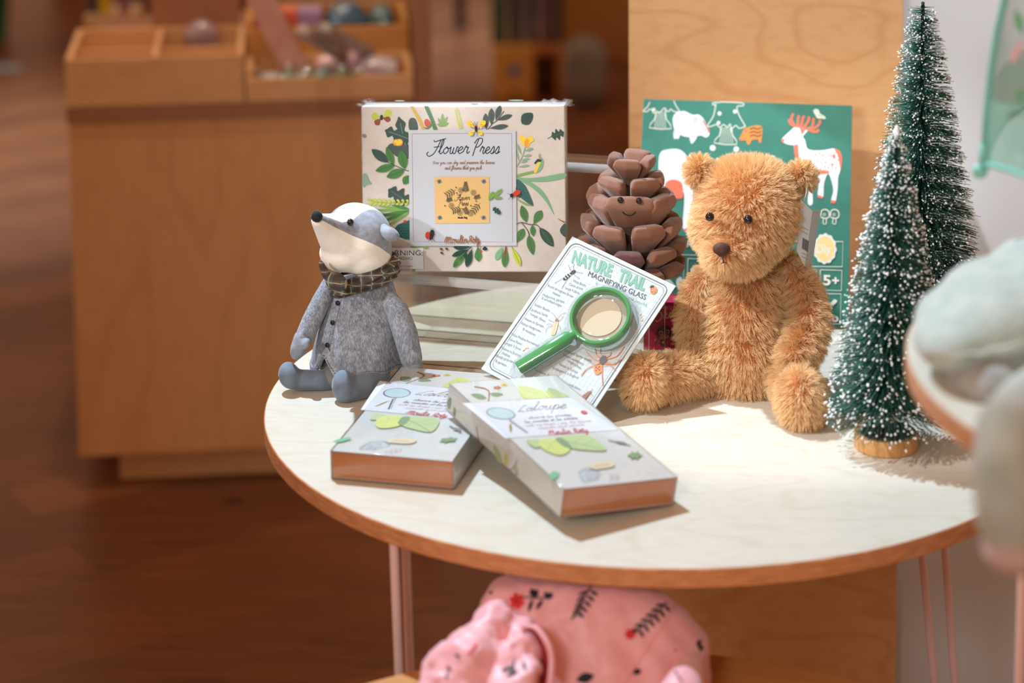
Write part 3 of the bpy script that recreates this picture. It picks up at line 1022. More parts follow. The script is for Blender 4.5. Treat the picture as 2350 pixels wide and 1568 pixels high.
# printed top
St = Sheet(bm, M, (0, 0, BH), (0, 0, 1), (800, 200, 1773 / 520))
St.oval(985, 134, 30, 6, g['sage']); St.oval(1070, 122, 22, 4, g['sage']); St.oval(1310, 104, 60, 4, g['sage']); St.oval(400, 108, 40, 4, g['sage'])
finish('carton', bm, GM, fb, recalc=False)
# shrink film: a loose skin with puckered welded corners
bm = bmesh.new()
add_box(bm, (-.0007, -.0009, -.0003), (BW + .0007, BD + .0009, BH + .0009), bevel=.001)
for i in range(26):
    cx = rnd.choice((0, BW)) + rnd.uniform(-.004, .012) * (1 if rnd.random() < .5 else -1)
    add_ball(bm, (min(max(cx, -.003), BW + .003), rnd.uniform(0, BD), BH + rnd.uniform(0, .003)), (rnd.uniform(.002, .009), .004, .0016), sub=1)
for i in range(12):
    add_ball(bm, (BW - .03 + rnd.uniform(-.01, .02), BD * rnd.uniform(.1, .5), BH + rnd.uniform(.001, .005)), (rnd.uniform(.002, .006), .003, .002), sub=1)
for i in range(18):
    add_ball(bm, (rnd.choice((0, BW)), 0, rnd.uniform(.02, BH)), (.0012, .0012, rnd.uniform(.004, .012)), sub=1)
finish('shrink_wrap', bm, clear('crinkled_film', (255, 255, 255), -.15, .2, .02, (255, 255, 255)), fb, smooth=True)

# ------------------------------------------------------------------ two slim boxed magnifiers
LW, LL, LH = .1195, .231, .0272
M1 = eul((-.306, -.218, .0010), 0, 0, -.18)
M2 = eul((-.0868, -.328, .0135), math.radians(5.65), math.radians(6.15), .552)
LM, q_ = inks(cream=(228, 229, 222), copper=(196, 128, 84), edge=(150, 84, 60), lgreen=(192, 196, 118), green=(170, 184, 134), dgreen=(126, 144, 106), aqua=(186, 204, 200), steel=(92, 92, 100), brown=(146, 90, 60), red=(190, 92, 84), yellow=(214, 184, 90), ink=(128, 120, 120), pale=(206, 190, 156), band=(212, 212, 214), mint=(120, 172, 132), line=(198, 172, 172), olive=(150, 148, 60), bluegrey=(150, 164, 178))
LM[0] = mat('print_cream_card', (208, 208, 202), .3, coat=.5)
LM[1] = mat('print_copper_paper', (196, 128, 84), .35, (188, 116, 72), 25, coat=.6, bump=.25, bscale=40, bdist=.001)


def magnifier_box(M, label, drawing):
    r = empty('magnifier_box', M, label, 'box')
    bm = bmesh.new()
    add_box(bm, (.0015, .0015, .0015), (LW - .0015, LL - .0015, LH - .0015), mi=q_['copper'])
    # sleeve: top, bottom and the two long sides
    for lo, hi in (((0, 0, LH - .0016), (LW, LL, LH)), ((0, 0, 0), (LW, LL, .0016)), ((0, 0, 0), (.0016, LL, LH)), ((LW - .0016, 0, 0), (LW, LL, LH))):
        add_box(bm, lo, hi, bevel=.0003, seg=1)
    bm.normal_update()
    for f in bm.faces:
        c = f.calc_center_median()
        if abs(f.normal.y) > .9 and c.y < .0006:
            f.material_index = q_['edge']
    # design is read off the fully visible box and repeated on the other
    S = Sheet(bm, M2, (0, 0, LH), (0, 0, 1), (740, 830, 2350 / 860))
    S.stroke([(1040, 258), (1040, 182), (952, 158)], 8, q_['brown'], 4); S.stroke([(1040, 205), (1086, 198), (1130, 205)], 5, q_['brown'])
    S.leaf(1030, 232, 928, 206, 34, q_['dgreen'], q_['ink']); S.leaf(1056, 210, 1134, 208, 26, q_['dgreen'], q_['ink'])
    for k_ in range(5):
        S.oval(1096 + 15 * math.cos(k_ * 1.26), 165 + 6 * math.sin(k_ * 1.26), 10, 5, q_['red'], 0, 10)
    S.oval(1096, 165, 6, 3, q_['yellow'], 0, 8); S.oval(1140, 149, 22, 9, q_['yellow']); S.oval(1140, 149, 12, 5, q_['olive'], 0, 10)
    S.blob([(1226, 160), (1250, 150), (1340, 170), (1400, 192), (1420, 166), (1480, 184), (1545, 222), (1440, 226), (1276, 236), (1240, 205)], q_['lgreen'])
    S.blob([(1420, 166), (1480, 184), (1545, 222), (1470, 220), (1430, 200)], q_['green'])
    S.stroke([(1240, 168), (1330, 200), (1420, 226)], 3, q_['green'])
    # printed band
    S.poly([(876, 262), (1556, 226), (1850, 430), (1148, 484)], q_['band'])
    S.stroke([(876, 262), (1556, 226)], 2.5, q_['line'], 0); S.stroke([(1148, 484), (1850, 430)], 2.5, q_['line'], 0)
    S.oval(1118, 328, 92, 36, q_['steel'], 8, 36); S.oval(1118, 327, 86, 32, q_['aqua'], 8, 36)
    S.stroke([(1174, 368), (1226, 406), (1286, 448)], 13, q_['steel'], 0); S.stroke([(1180, 370), (1284, 444)], 4, q_['band'], 0)
    S.leaf(1176, 392, 1186, 446, 18, q_['olive'], q_['brown'])
    S.stroke([(1184, 388), (1176, 420), (1180, 446)], 4, q_['brown'])
    S.cursive('La', (1222, 320), (1318, 312), (1216, 300), 4, q_['ink'], .4)
    S.cursive('loupe', (1318, 308), (1526, 296), (1310, 282), 4.5, q_['ink'], .4)
    S.cursive('observe les plantes', (1290, 362), (1560, 342), (1284, 354), 2, q_['ink'], .3, 2)
    S.cursive('les insectes et les petites', (1268, 388), (1600, 362), (1262, 380), 2, q_['ink'], .3, 2)
    S.cursive('with my loupe i see the leaves', (1274, 410), (1684, 378), (1268, 403), 2, q_['line'], .3, 2)
    S.cursive('insects and plants', (1352, 426), (1640, 402), (1346, 419), 2, q_['line'], .3, 2)
    S.cursive('Moulin Roty', (1420, 462), (1666, 444), (1412, 448), 4.5, q_['red'], .1)
    S.oval(1640, 323, 20, 10, q_['red'], 10); S.oval(1626, 322, 7, 6, q_['steel'], 0, 8)
    S.blob([(1278, 502), (1320, 496), (1380, 500), (1390, 530), (1330, 546)], q_['green'])
    S.blob([(1352, 520), (1376, 492), (1450, 490), (1510, 510), (1552, 560), (1492, 594), (1400, 566)], q_['lgreen'])
    S.blob([(1460, 490), (1530, 472), (1640, 464), (1710, 492), (1780, 562), (1650, 562), (1560, 550), (1500, 524)], q_['green'])
    S.blob([(1460, 492), (1500, 486), (1556, 530), (1558, 552), (1506, 536)], q_['dgreen'])
    S.stroke([(1490, 500), (1600, 520), (1770, 560)], 3, q_['dgreen']); S.stroke([(1380, 500), (1440, 540), (1492, 590)], 3, q_['green'])
    for a in ((1580, 516, 1640, 470), (1640, 528, 1700, 496), (1560, 512, 1600, 552), (1420, 526, 1470, 500), (1430, 534, 1410, 562)):
        S.stroke([a[:2], a[2:]], 2, q_['dgreen'], 0)
    S.stroke([(1790, 498), (1850, 512), (1930, 532)], 5, q_['ink']); S.blob([(1830, 506), (1870, 506), (1908, 520), (1870, 524)], q_['ink'])
    for k_ in range(6):
        a = k_ * 1.05
        S.leaf(1958, 595, 1958 + 48 * math.cos(a), 595 + 26 * math.sin(a), 20, q_['dgreen'], None)
    S.blob([(1420, 726), (1432, 706), (1456, 694), (1482, 710), (1470, 736), (1440, 748)], q_['mint']); S.stroke([(1420, 742), (1450, 712), (1490, 706)], 5, q_['mint'])
    S.blob([(1672, 656), (1762, 632), (1812, 632), (1832, 656), (1800, 672), (1696, 682)], q_['pale'])
    S.stroke([(1706, 666), (1740, 658), (1800, 652)], 3, q_['brown'], 0)
    for k_ in range(7):
        S.stroke([(1610 + k_ * 18, 690 + (k_ % 2) * 6), (1630 + k_ * 15, 748 - (k_ % 3) * 4)], 3, q_['bluegrey'], 0)
    S.stroke([(1608, 694), (1660, 676), (1726, 690), (1736, 716), (1700, 742), (1640, 754), (1612, 716), (1608, 694)], 4, q_['bluegrey'])
    S.ring(1668, 712, 18, 21, q_['bluegrey'], 12)
    for k_ in range(4):
        S.ring(1812 + (k_ % 2) * 34, 720 + (k_ // 2) * 18, 9, 12, q_['line'], 10)
    # long side, left: twigs and pale label
    S = Sheet(bm, M2, (0, 0, 0), (-1, 0, 0), (740, 830, 2350 / 860))
    S.blob([(790, 236), (806, 226), (808, 268), (796, 300), (782, 270)], q_['dgreen']); S.blob([(826, 286), (836, 300), (832, 346), (820, 326)], q_['dgreen'])
    S.poly([(908, 270), (1166, 500), (1166, 566), (908, 330)], q_['band'])
    S.stroke([(966, 408), (976, 470), (984, 520)], 6, q_['brown'])
    S.leaf(1122, 640, 1072, 516, 34, q_['green'], q_['dgreen']); S.leaf(1152, 662, 1150, 572, 30, q_['lgreen'], q_['dgreen']); S.leaf(1224, 718, 1210, 636, 20, q_['green'], None)
    S.stroke([(1128, 646), (1170, 680), (1200, 660), (1222, 618)], 5, q_['brown']); S.stroke([(1200, 660), (1222, 716)], 4, q_['brown'])
    finish('carton', bm, LM, r, recalc=False)
    bm = bmesh.new()
    add_box(bm, (-.0005, -.0006, -.0002), (LW + .0005, LL + .0006, LH + .0005), bevel=.0008)
    for i in range(14):
        add_ball(bm, (rnd.choice((0, LW)), rnd.uniform(0, LL), LH * rnd.uniform(.6, 1)), (.0008, rnd.uniform(.003, .008), .0012), sub=1)
    finish('shrink_wrap', bm, film, r, smooth=True)
    return r


magnifier_box(M1, 'slim white leaf-printed box lying flat at the front left beside the badger', 0)
magnifier_box(M2, 'slim white leaf-printed box propped askew on top of the other one', 1)

# ------------------------------------------------------------------ magnifying glass on a printed insect card
CWD, CLN = .1325, .1700
MC = eul((-.1795, -.013, .0352), .745, .220, -.589)
CM, c_ = inks(paper=(184, 188, 186), grid=(168, 181, 182), sea=(112, 158, 136), char=(66, 70, 76), pen=(112, 118, 122), orange=(226, 130, 78), brown=(150, 100, 72), black=(50, 50, 54), cream=(222, 206, 170), tan=(206, 172, 140), pgreen=(134, 178, 158), spider=(110, 104, 108), kraft=(196, 150, 110), window=(222, 214, 202))
mc = empty('magnifying_glass_pack', MC, 'green magnifying glass in a clear blister on a white insect-printed card, leaning on the pinecone', 'magnifying glass')
bm = bmesh.new()
add_box(bm, (0, 0, -.0009), (CWD, CLN, 0), mi=0)
bm.normal_update()
for f in bm.faces:
    if f.normal.z < .5:
        f.material_index = c_['kraft'] if abs(f.normal.z) < .5 else 0
S = Sheet(bm, MC, (0, 0, 0), (0, 0, 1), (1090, 530, 1750 / 480))


def cp(u, v):
    """card position (0..1 across, 0..1 up) -> drawing position"""
    w = MC @ Vector((u * CWD, v * CLN, 0))
    d = w - CAM
    z = d.dot(FW)
    x, y = 1175 + FPX * d.dot(RT) / z, -416 - FPX * d.dot(UP) / z
    return ((x - 1090) * 1750 / 480, (y - 530) * 1750 / 480)


for i in range(1, 27):
    S.stroke([cp(i / 27, .03), cp(i / 27, .97)], .9, c_['grid'], 0)
for i in range(1, 35):
    S.stroke([cp(.03, i / 35), cp(.97, i / 35)], .9, c_['grid'], 0)


def rrect(ins, r, w, m):
    a = ins
    b = ins * CWD / CLN
    rb = r * CWD / CLN
    pts = []
    for cx, cy, a0 in ((1 - a - r, 1 - b - rb, 0), (a + r, 1 - b - rb, 90), (a + r, b + rb, 180), (1 - a - r, b + rb, 270)):
        for j in range(7):
            t = math.radians(a0 + 15 * j)
            pts.append(cp(cx + r * math.cos(t), cy + rb * math.sin(t)))
    S.stroke(pts + pts[:1], w, m, 0)


rrect(.035, .06, 5.5, c_['char'])
rrect(.055, .05, 1.8, c_['char'])
S.text('NATURE', (806, 262), (1136, 388), (834, 160), c_['sea'], .045)
S.text('TRAIL', (1190, 412), (1416, 502), (1226, 316), c_['sea'], .045)
S.text('MAGNIFYING GLASS', (944, 378), (1424, 580), (962, 334), c_['char'])
S.text('Explore the natural world.', (1010, 452), (1440, 636), (1018, 428), c_['pgreen'])
for body, x0, y0, x1, y1 in (
        ('Wasp Beetle', 818, 424, 926, 470), ('Clytus arietis', 784, 454, 900, 498), ('Length 9-18mm', 752, 486, 870, 532), ('Found throughout Britain', 606, 466, 820, 562),
        ('Habitat', 648, 528, 710, 554), ('Hedgerows, gardens', 566, 544, 746, 608), ('& woodland edges', 556, 572, 722, 638),
        ('Soldier Beetle', 496, 626, 622, 680), ('Cantharis livida', 456, 662, 604, 722), ('Length 10mm', 462, 702, 586, 768), ('Native to Europe', 414, 744, 572, 810),
        ('Habitat Hedgerows', 382, 780, 546, 850), ('& meadows', 398, 830, 502, 882),
        ('Yellow Meadow Ant (worker)', 300, 872, 530, 972), ('Lasius flavus', 282, 912, 388, 958), ('Length 3.5mm', 246, 944, 380, 1002), ('Native to Europe', 222, 988, 380, 1056),
        ('Habitat', 226, 1030, 290, 1060), ('Rough grassland', 172, 1050, 330, 1112), ('& gardens', 170, 1096, 260, 1138),
        ('Ladybird Spider (male)', 748, 1010, 972, 1100), ('Eresus sandaliatus', 738, 1046, 906, 1126), ('Length 6-9mm', 772, 1092, 886, 1164), ('Native to Europe', 704, 1126, 856, 1196),
        ('Endangered in England', 650, 1156, 860, 1240), ('The Lesser Earwig (female). Length 6mm', 490, 1166, 876, 1336), ('Found throughout Europe', 548, 1236, 760, 1330), ('Labia minor', 640, 1320, 760, 1372)):
    L = math.hypot(x1 - x0, y1 - y0)
    S.text(body, (x0, y0), (x1, y1), (x0 + 8, y0 - 22), c_['pen'], -.004)
# wasp beetle
S.blob([(738, 402), (760, 376), (800, 352), (808, 368), (780, 398), (748, 416)], c_['black'])
for i in range(3):
    S.stroke([(744 + i * 20, 380 - i * 12), (764 + i * 20, 404 - i * 14)], 7, c_['cream'], 0)
S.blob([(800, 352), (824, 330), (846, 336), (834, 356), (812, 366)], c_['black'])
for q in (((812, 338), (796, 320), (784, 288)), ((830, 332), (824, 300), (832, 276)), ((842, 344), (870, 350), (906, 356)), ((820, 360), (862, 392), (880, 400)), ((760, 384), (712, 414), (668, 440)), ((780, 398), (752, 440), (726, 486))):
    S.stroke(q, 3, c_['spider'])
# ladybird
S.oval(1496, 498, 30, 34, c_['orange'], 30); S.blob([(1466, 470), (1480, 458), (1502, 464), (1490, 478), (1470, 484)], c_['black'])
S.stroke([(1484, 470), (1510, 526)], 2, c_['black'], 0)
for q in ((1478, 492), (1498, 480), (1516, 496), (1490, 516), (1508, 514), (1478, 512)):
    S.oval(q[0], q[1], 4, 5, c_['black'], 0, 8)
# soldier beetle
S.blob([(662, 770), (676, 752), (698, 760), (694, 800), (672, 866), (644, 874), (636, 850)], c_['tan']); S.blob([(672, 748), (686, 736), (700, 748), (694, 764), (676, 762)], c_['brown'])
S.stroke([(684, 756), (666, 820), (652, 872)], 2, c_['brown'])
for q in (((684, 738), (660, 700), (634, 684)), ((692, 738), (720, 704), (762, 686)), ((664, 764), (630, 752), (616, 740)), ((696, 760), (726, 740), (742, 714)), ((656, 800), (610, 810), (590, 850)), ((690, 792), (712, 806), (716, 836)), ((650, 790), (626, 780), (602, 788))):
    S.stroke(q, 2.5, c_['brown'])
# ant, small golden ant, spider, earwig
for a in ((1384, 698, 8, 8), (1392, 720, 5, 8), (1398, 744, 8, 9)):
    S.oval(*a, c_['tan'])
for q in (((1386, 700), (1364, 676)), ((1394, 716), (1420, 702)), ((1394, 724), (1372, 742)), ((1398, 730), (1424, 736))):
    S.stroke(q, 2, c_['tan'], 0)
S.oval(406, 994, 12, 9, c_['cream'], -20); S.oval(428, 980, 8, 6, c_['tan'], -20); S.oval(444, 978, 7, 6, c_['tan'])
S.blob([(1042, 1080), (1072, 1048), (1108, 1058), (1104, 1096), (1070, 1124), (1044, 1108)], c_['spider'])
S.oval(1030, 1164, 34, 42, c_['orange'], 20)
for q in ((1016, 1146), (1042, 1142), (1016, 1172), (1044, 1168), (1030, 1158)):
    S.oval(q[0], q[1], 6, 6, c_['black'], 0, 8)
for q in (((1050, 1064), (1018, 1040), (1010, 986)), ((1066, 1050), (1050, 1020), (1056, 986)), ((1100, 1060), (1130, 1046), (1142, 1020)), ((1106, 1076), (1190, 1050), (1252, 970)), ((1048, 1100), (980, 1064), (932, 1012)), ((1100, 1100), (1160, 1120), (1240, 1070)), ((1086, 1112), (1140, 1130), (1180, 1168)), ((1046, 1112), (940, 1156), (890, 1216)), ((1066, 1126), (1066, 1220), (1072, 1300))):
    S.stroke(q, 7, c_['orange'], 4); S.stroke(q[1:], 3, c_['spider'], 3)
S.blob([(874, 1420), (896, 1388), (950, 1348), (962, 1362), (930, 1406), (892, 1438)], c_['brown']); S.oval(966, 1352, 12, 9, c_['brown'], -30)
for q in (((974, 1346), (986, 1328)), ((950, 1352), (940, 1336)), ((960, 1366), (990, 1380)), ((926, 1400), (930, 1424))):
    S.stroke(q, 3, c_['brown'], 0)
S.oval(1044, 726, 186, 158, c_['window'], -14, 40)
finish('printed_card', bm, CM, mc, recalc=False)

# the magnifying glass itself lies on the card
def card_pt(X, Y, h):
    """drawing position -> point h above the card, in card space"""
    o = MC.inverted() @ CAM
    d = MC.inverted().to_3x3() @ ray(1090 + X / (1750 / 480), 530 + Y / (1750 / 480))
    return o + d * ((h - o.z) / d.z)


green_plastic = mat('green_plastic', (40, 140, 66), .22, coat=.5, spec=.6, sub=.0)
Lc = card_pt(1050, 715, .010)
a_, b_ = card_pt(822, 850, .010), card_pt(360, 1150, .010)
hd = (b_ - a_)
hd.z = 0
hd.normalize()
hs = Vector((-hd.y, hd.x, 0))
RO = (card_pt(1305, 715, .010) - card_pt(795, 715, .010)).length / 2 * 1.0
bm = bmesh.new()
h0, h1 = .0035, .0130
add_lathe(bm, [(RO * .86, h0), (RO * .97, h0), (RO, h0 + .0012), (RO, h1 - .0012), (RO * .98, h1), (RO * .90, h1), (RO * .885, h1 - .001), (RO * .885, h0 + .006), (RO * .84, h0 + .005), (RO * .84, h0 + .001), (RO * .86, h0)], 96, Matrix.Translation((Lc.x, Lc.y, 0)), cap=False)
finish('lens_rim', bm, green_plastic, mc, smooth=40)
# handle: rounded bar
A0 = Vector((Lc.x, Lc.y, 0)) + hd * (RO * .98)
A1 = Vector((b_.x, b_.y, 0))
bm = bmesh.new()
hw, hh = .0062, .0056
rows = []
for i, t in enumerate((-.02, 0, .06, .1, .5, .9, .985, 1.0)):
    k_ = (.72, .72, .72, 1, 1, 1, 1, .86)[i]
    c = A0.lerp(A1, t) + Vector((0, 0, .0095))
    ring = []
    for j in range(16):
        a = 2 * PI * j / 16
        ca, sa = math.cos(a), math.sin(a)
        e = .6
        ring.append(bm.verts.new(c + hs * hw * k_ * math.copysign(abs(ca) ** e, ca) + Vector((0, 0, hh * k_ * math.copysign(abs(sa) ** e, sa)))))
    rows.append(ring)
for p, q in zip(rows, rows[1:]):
    for j in range(16):
        bm.faces.new((p[j], p[(j + 1) % 16], q[(j + 1) % 16], q[j]))
bm.faces.new(rows[0]); bm.faces.new(rows[-1])
finish('handle', bm, green_plastic, mc, smooth=35)
# convex lens
bm = bmesh.new()
RL = RO * .865
prof = [(RL * math.sin(a), h0 + .0045 + .0042 * math.cos(a)) for a in [PI * i / 24 for i in range(1, 24)]]
add_lathe(bm, prof[::-1], 72, Matrix.Translation((Lc.x, Lc.y, 0)))
finish('lens', bm, clear('lens_plastic', (255, 251, 245), .35, .01), mc, smooth=True)
# vacuum-formed blister: dome over rim and handle with a narrow skirt
bm = bmesh.new()


def blister(off, z):
    """outline of rim + handle, offset outwards"""
    pts = []
    ang0 = math.atan2(hd.y, hd.x)
    w = hw + .003 + off
    R = RO + .002 + off
    half = math.asin(min(.9, w / R))
    n = 60
    for i in range(n + 1):
        a = ang0 + half + (2 * PI - 2 * half) * i / n
        pts.append(Vector((Lc.x + R * math.cos(a), Lc.y + R * math.sin(a), z)))
    e = A1 + hd * (.004 + off)
    for i in range(13):
        a = -PI / 2 + PI * i / 12
        pts.append(Vector((0, 0, z)) + e - hd * w + hd * w * math.cos(a) + hs * w * math.sin(a))
    return pts


rings = [blister(.007, .0003), blister(.003, .0005), blister(.0014, .002), blister(.0004, .0105), blister(-.0008, .0146), blister(-.003, .0154)]
rv = [[bm.verts.new(p) for p in r_] for r_ in rings]
for a, b in zip(rv, rv[1:]):
    for i in range(len(a)):
        bm.faces.new((a[i], a[(i + 1) % len(a)], b[(i + 1) % len(a)], b[i]))
bm.faces.new(rv[-1])
bm.normal_update()
finish('blister', bm, clear('blister_film', (250, 252, 252), .25, .04, .015), mc, smooth=40)

# ------------------------------------------------------------------ green forest board leaning on the panel
BDW, BDH, BDT = .2400, .2535, .006
MB = eul((-.0285, .2455, .0028), math.radians(-28.5), .004, -.093)
GB, b_i = inks(pine=(40, 118, 98), snow=(222, 226, 230), coral=(226, 112, 84), line=(226, 222, 206), amber=(206, 134, 58), shade=(196, 204, 216), dark=(92, 60, 44), sun=(240, 204, 140), pale=(214, 220, 212), bird=(208, 220, 200), wood=(222, 170, 112))
GB[0] = mat('print_forest_green', (40, 118, 98), .6, (36, 108, 92), 40)
GB[b_i['wood']] = mat('board_edge', (226, 180, 126), .55, (208, 158, 104), 60)
gb = empty('activity_board', MB, 'green board printed with white forest animals, leaning on the plywood panel', 'board')
bm = bmesh.new()
add_box(bm, (0, 0, 0), (BDW, BDT, BDH), bevel=.0006, mi=b_i['wood'])
bm.normal_update()
for f in bm.faces:
    if f.normal.y < -.9:
        f.material_index = 0
S = Sheet(bm, MB, (0, 0, 0), (0, -1, 0), (1430, 200, 1514 / 560))
lw = 5
# fir trees
S.stroke([(166, 92), (152, 120), (128, 144), (124, 150), (150, 152), (164, 136), (178, 142), (190, 162), (212, 150), (226, 160), (244, 140), (258, 130), (270, 146), (284, 152), (296, 136), (312, 150), (350, 152), (330, 120), (314, 84)], lw, b_i['line'], 3)
for x in range(206, 262, 9):
    S.stroke([(x, 152), (x - 4 + (x - 232) * .25, 256)], 2.5, b_i['line'], 0)
S.stroke([(204, 150), (196, 200), (162, 252), (300, 258), (268, 200), (262, 142)], lw, b_i['line'], 2)
S.stroke([(572, 112), (556, 108), (560, 96), (600, 96)], lw, b_i['line'], 2)
S.stroke([(576, 104), (560, 180), (524, 236), (530, 246), (556, 240), (580, 232), (600, 250), (624, 232), (646, 250), (664, 228), (672, 258), (700, 238), (720, 256), (752, 246), (756, 238), (722, 180), (706, 122), (744, 116), (736, 98), (600, 92)], lw, b_i['line'], 3)
for x in range(612, 676, 9):
    S.stroke([(x, 250), (x - 4 + (x - 640) * .3, 350)], 2.5, b_i['line'], 0)
S.stroke([(606, 252), (598, 300), (564, 346), (706, 356), (680, 300), (668, 250)], lw, b_i['line'], 2)
for q in ((190, 140, 11), (598, 164, 12), (694, 152, 12), (592, 222, 11), (556, 378, 18), (702, 386, 17)):
    S.oval(q[0], q[1], q[2], q[2], b_i['line'])
    S.stroke([(q[0] - 4, q[1] - 3), (q[0] + 5, q[1] + 2)], 3, b_i['pine'], 0)
# white boar
S.blob([(310, 190), (330, 160), (380, 150), (430, 172), (470, 172), (500, 200), (522, 250), (536, 290), (516, 312), (480, 300), (440, 310), (380, 306), (330, 280), (312, 240)], b_i['snow'])
S.blob([(318, 268), (345, 272), (346, 300), (332, 318), (316, 322), (312, 292)], b_i['shade']); S.blob([(408, 280), (438, 270), (456, 310), (440, 340), (424, 352), (412, 320)], b_i['shade'])
S.blob([(336, 300), (352, 296), (344, 320), (334, 318)], b_i['snow']); S.blob([(438, 306), (456, 312), (446, 330), (436, 326)], b_i['snow'])
S.blob([(434, 196), (452, 190), (462, 208), (448, 224), (436, 212)], b_i['coral']); S.blob([(438, 200), (450, 198), (456, 210), (446, 216)], b_i['snow'])
S.stroke([(492, 206), (516, 244), (534, 284)], 10, b_i['coral']); S.oval(498, 246, 4, 5, b_i['dark'], 0, 8)
# striped piglet
S.blob([(724, 318), (736, 290), (752, 258), (776, 250), (800, 242), (846, 238), (864, 256), (862, 300), (856, 342), (842, 344), (838, 326), (800, 330), (784, 358), (768, 352), (764, 334), (744, 332), (728, 332)], b_i['amber'])
for dy in (0, 22, 44):
    S.stroke([(786, 262 + dy), (812, 254 + dy), (834, 262 + dy), (858, 252 + dy)], 8, b_i['dark'])
S.oval(762, 272, 9, 12, b_i['coral']); S.oval(746, 296, 3, 3, b_i['dark'], 0, 8); S.oval(728, 320, 8, 11, b_i['coral'])
# stag
S.blob([(1062, 330), (1100, 300), (1128, 330), (1140, 376), (1170, 392), (1240, 392), (1310, 382), (1344, 410), (1352, 450), (1346, 520), (1334, 560), (1330, 640), (1316, 716), (1290, 706), (1304, 640), (1286, 560), (1268, 540), (1246, 600), (1240, 686), (1208, 676), (1214, 600), (1206, 540), (1190, 530), (1172, 600), (1176, 720), (1146, 720), (1150, 600), (1120, 520), (1084, 460), (1064, 400)], b_i['snow'])
S.blob([(1064, 352), (1084, 356), (1090, 420), (1100, 480), (1076, 456), (1062, 400)], b_i['coral']); S.blob([(1310, 384), (1346, 400), (1358, 450), (1350, 510), (1340, 470), (1330, 420)], b_i['coral'])
S.blob([(984, 330), (1000, 306), (1040, 270), (1060, 252), (1100, 252), (1144, 268), (1120, 300), (1098, 340), (1060, 360), (1010, 352)], b_i['snow'])
S.oval(992, 332, 9, 12, b_i['coral'], 20); S.stroke([(1060, 278), (1084, 290), (1078, 312)], 2.5, b_i['coral']); S.oval(1078, 296, 3, 4, b_i['dark'], 0, 8)
for q in ([(1112, 292), (1100, 250), (1060, 240), (1036, 222), (1030, 200)], [(1062, 240), (1044, 200), (1056, 164)], [(1084, 244), (1086, 200), (1090, 176)], [(1104, 262), (1112, 210), (1122, 178)], [(1116, 280), (1130, 240), (1150, 210), (1152, 184)], [(1130, 262), (1170, 250), (1180, 210), (1182, 192)], [(1150, 260), (1190, 254), (1216, 230), (1222, 204)], [(1150, 262), (1180, 276), (1206, 276), (1210, 264)]):
    S.stroke(q, 15, b_i['coral'])
for i in range(34):
    S.oval(1150 + (i * 37) % 190, 404 + (i * 53) % 120, 4 + (i % 3) * 1.4, 5, b_i['coral'], 0, 8)
S.oval(1308, 430, 10, 14, b_i['coral']); S.oval(1298, 480, 7, 9, b_i['coral']); S.blob([(1194, 524), (1230, 516), (1276, 522), (1268, 536), (1204, 540)], b_i['coral'])
S.poly([(1292, 700), (1318, 706), (1314, 724), (1288, 718)], b_i['coral']); S.poly([(1208, 668), (1240, 680), (1236, 694), (1206, 684)], b_i['coral'])
S.blob([(1180, 148), (1196, 136), (1214, 144), (1222, 164), (1252, 184), (1254, 198), (1232, 196), (1206, 194), (1190, 170)], b_i['bird']); S.oval(1196, 152, 3, 3, b_i['pine'], 0, 8); S.stroke([(1206, 170), (1226, 180), (1240, 188)], 3, b_i['pine'])
# bear behind the pinecone
S.blob([(230, 412), (280, 388), (340, 386), (380, 410), (400, 436), (430, 440), (430, 860), (372, 876), (380, 700), (366, 640), (300, 620), (240, 640), (220, 520)], b_i['snow'])
S.blob([(262, 600), (310, 574), (360, 592), (372, 640), (366, 690), (310, 690), (262, 684)], b_i['coral']); S.poly([(378, 880), (430, 868), (430, 890), (382, 898)], b_i['coral'])
for i in range(16):
    S.oval(270 + (i * 41) % 130, 420 + (i * 29) % 140, 2, 2, b_i['coral'], 0, 6)
S.stroke([(912, 470), (914, 434), (930, 428), (944, 440), (946, 470)], 5, b_i['line']); S.stroke([(924, 468), (928, 446), (934, 468)], 4, b_i['line'])
# mushrooms, words, pictogram boxes
for cx in (1252, 1312):
    S.stroke([(cx - 26, 800), (cx - 22, 770), (cx, 760), (cx + 24, 772), (cx + 26, 806), (cx, 816), (cx - 26, 806)], 6, b_i['line'], 2)
    S.stroke([(cx - 8, 816), (cx - 12, 846), (cx + 8, 850), (cx + 8, 816)], 5, b_i['line'], 2); S.ring(cx - 4, 792, 6, 9, b_i['line'], 10)
S.text('FOR . M', (318, 992), (520, 996), (318, 950), b_i['line'], .02)
S.stroke([(330, 1040), (480, 1044)], 4, b_i['line'], 0)
for x0, x1, y0, y1 in ((230, 378, 1062, 1240), (402, 520, 1064, 1240), (1060, 1200, 1130, 1270), (1224, 1358, 1134, 1264), (1060, 1352, 1280, 1470), (1020, 1364, 956, 1116)):
    S.stroke([(x0, y0), (x1, y0 + 4), (x1 - 4, y1), (x0 - 4, y1 - 4), (x0, y0)], 4.5, b_i['line'], 0)
pts = []
for i in range(48):
    a = 2 * PI * i / 48
    r = 1 + (.05 if i % 4 < 2 else -.02)
    pts.append((1252 + 70 * r * math.cos(a), 1004 + 92 * r * math.sin(a)))
S.poly(pts, b_i['pale']); S.oval(1252, 1004, 60, 80, b_i['sun'], 0, 30)
S.text('Diy', (1200, 1030), (1290, 1034), (1200, 974), b_i['pale'], .02)
S.text('5', (1240, 1228), (1288, 1230), (1240, 1164), b_i['line'], .03); S.text('+', (1296, 1228), (1340, 1230), (1296, 1170), b_i['line'], .03)
S.blob([(1262, 1330), (1284, 1340), (1310, 1318), (1328, 1330), (1306, 1354), (1290, 1358), (1298, 1376), (1282, 1378), (1270, 1356), (1250, 1350)], b_i['line'])
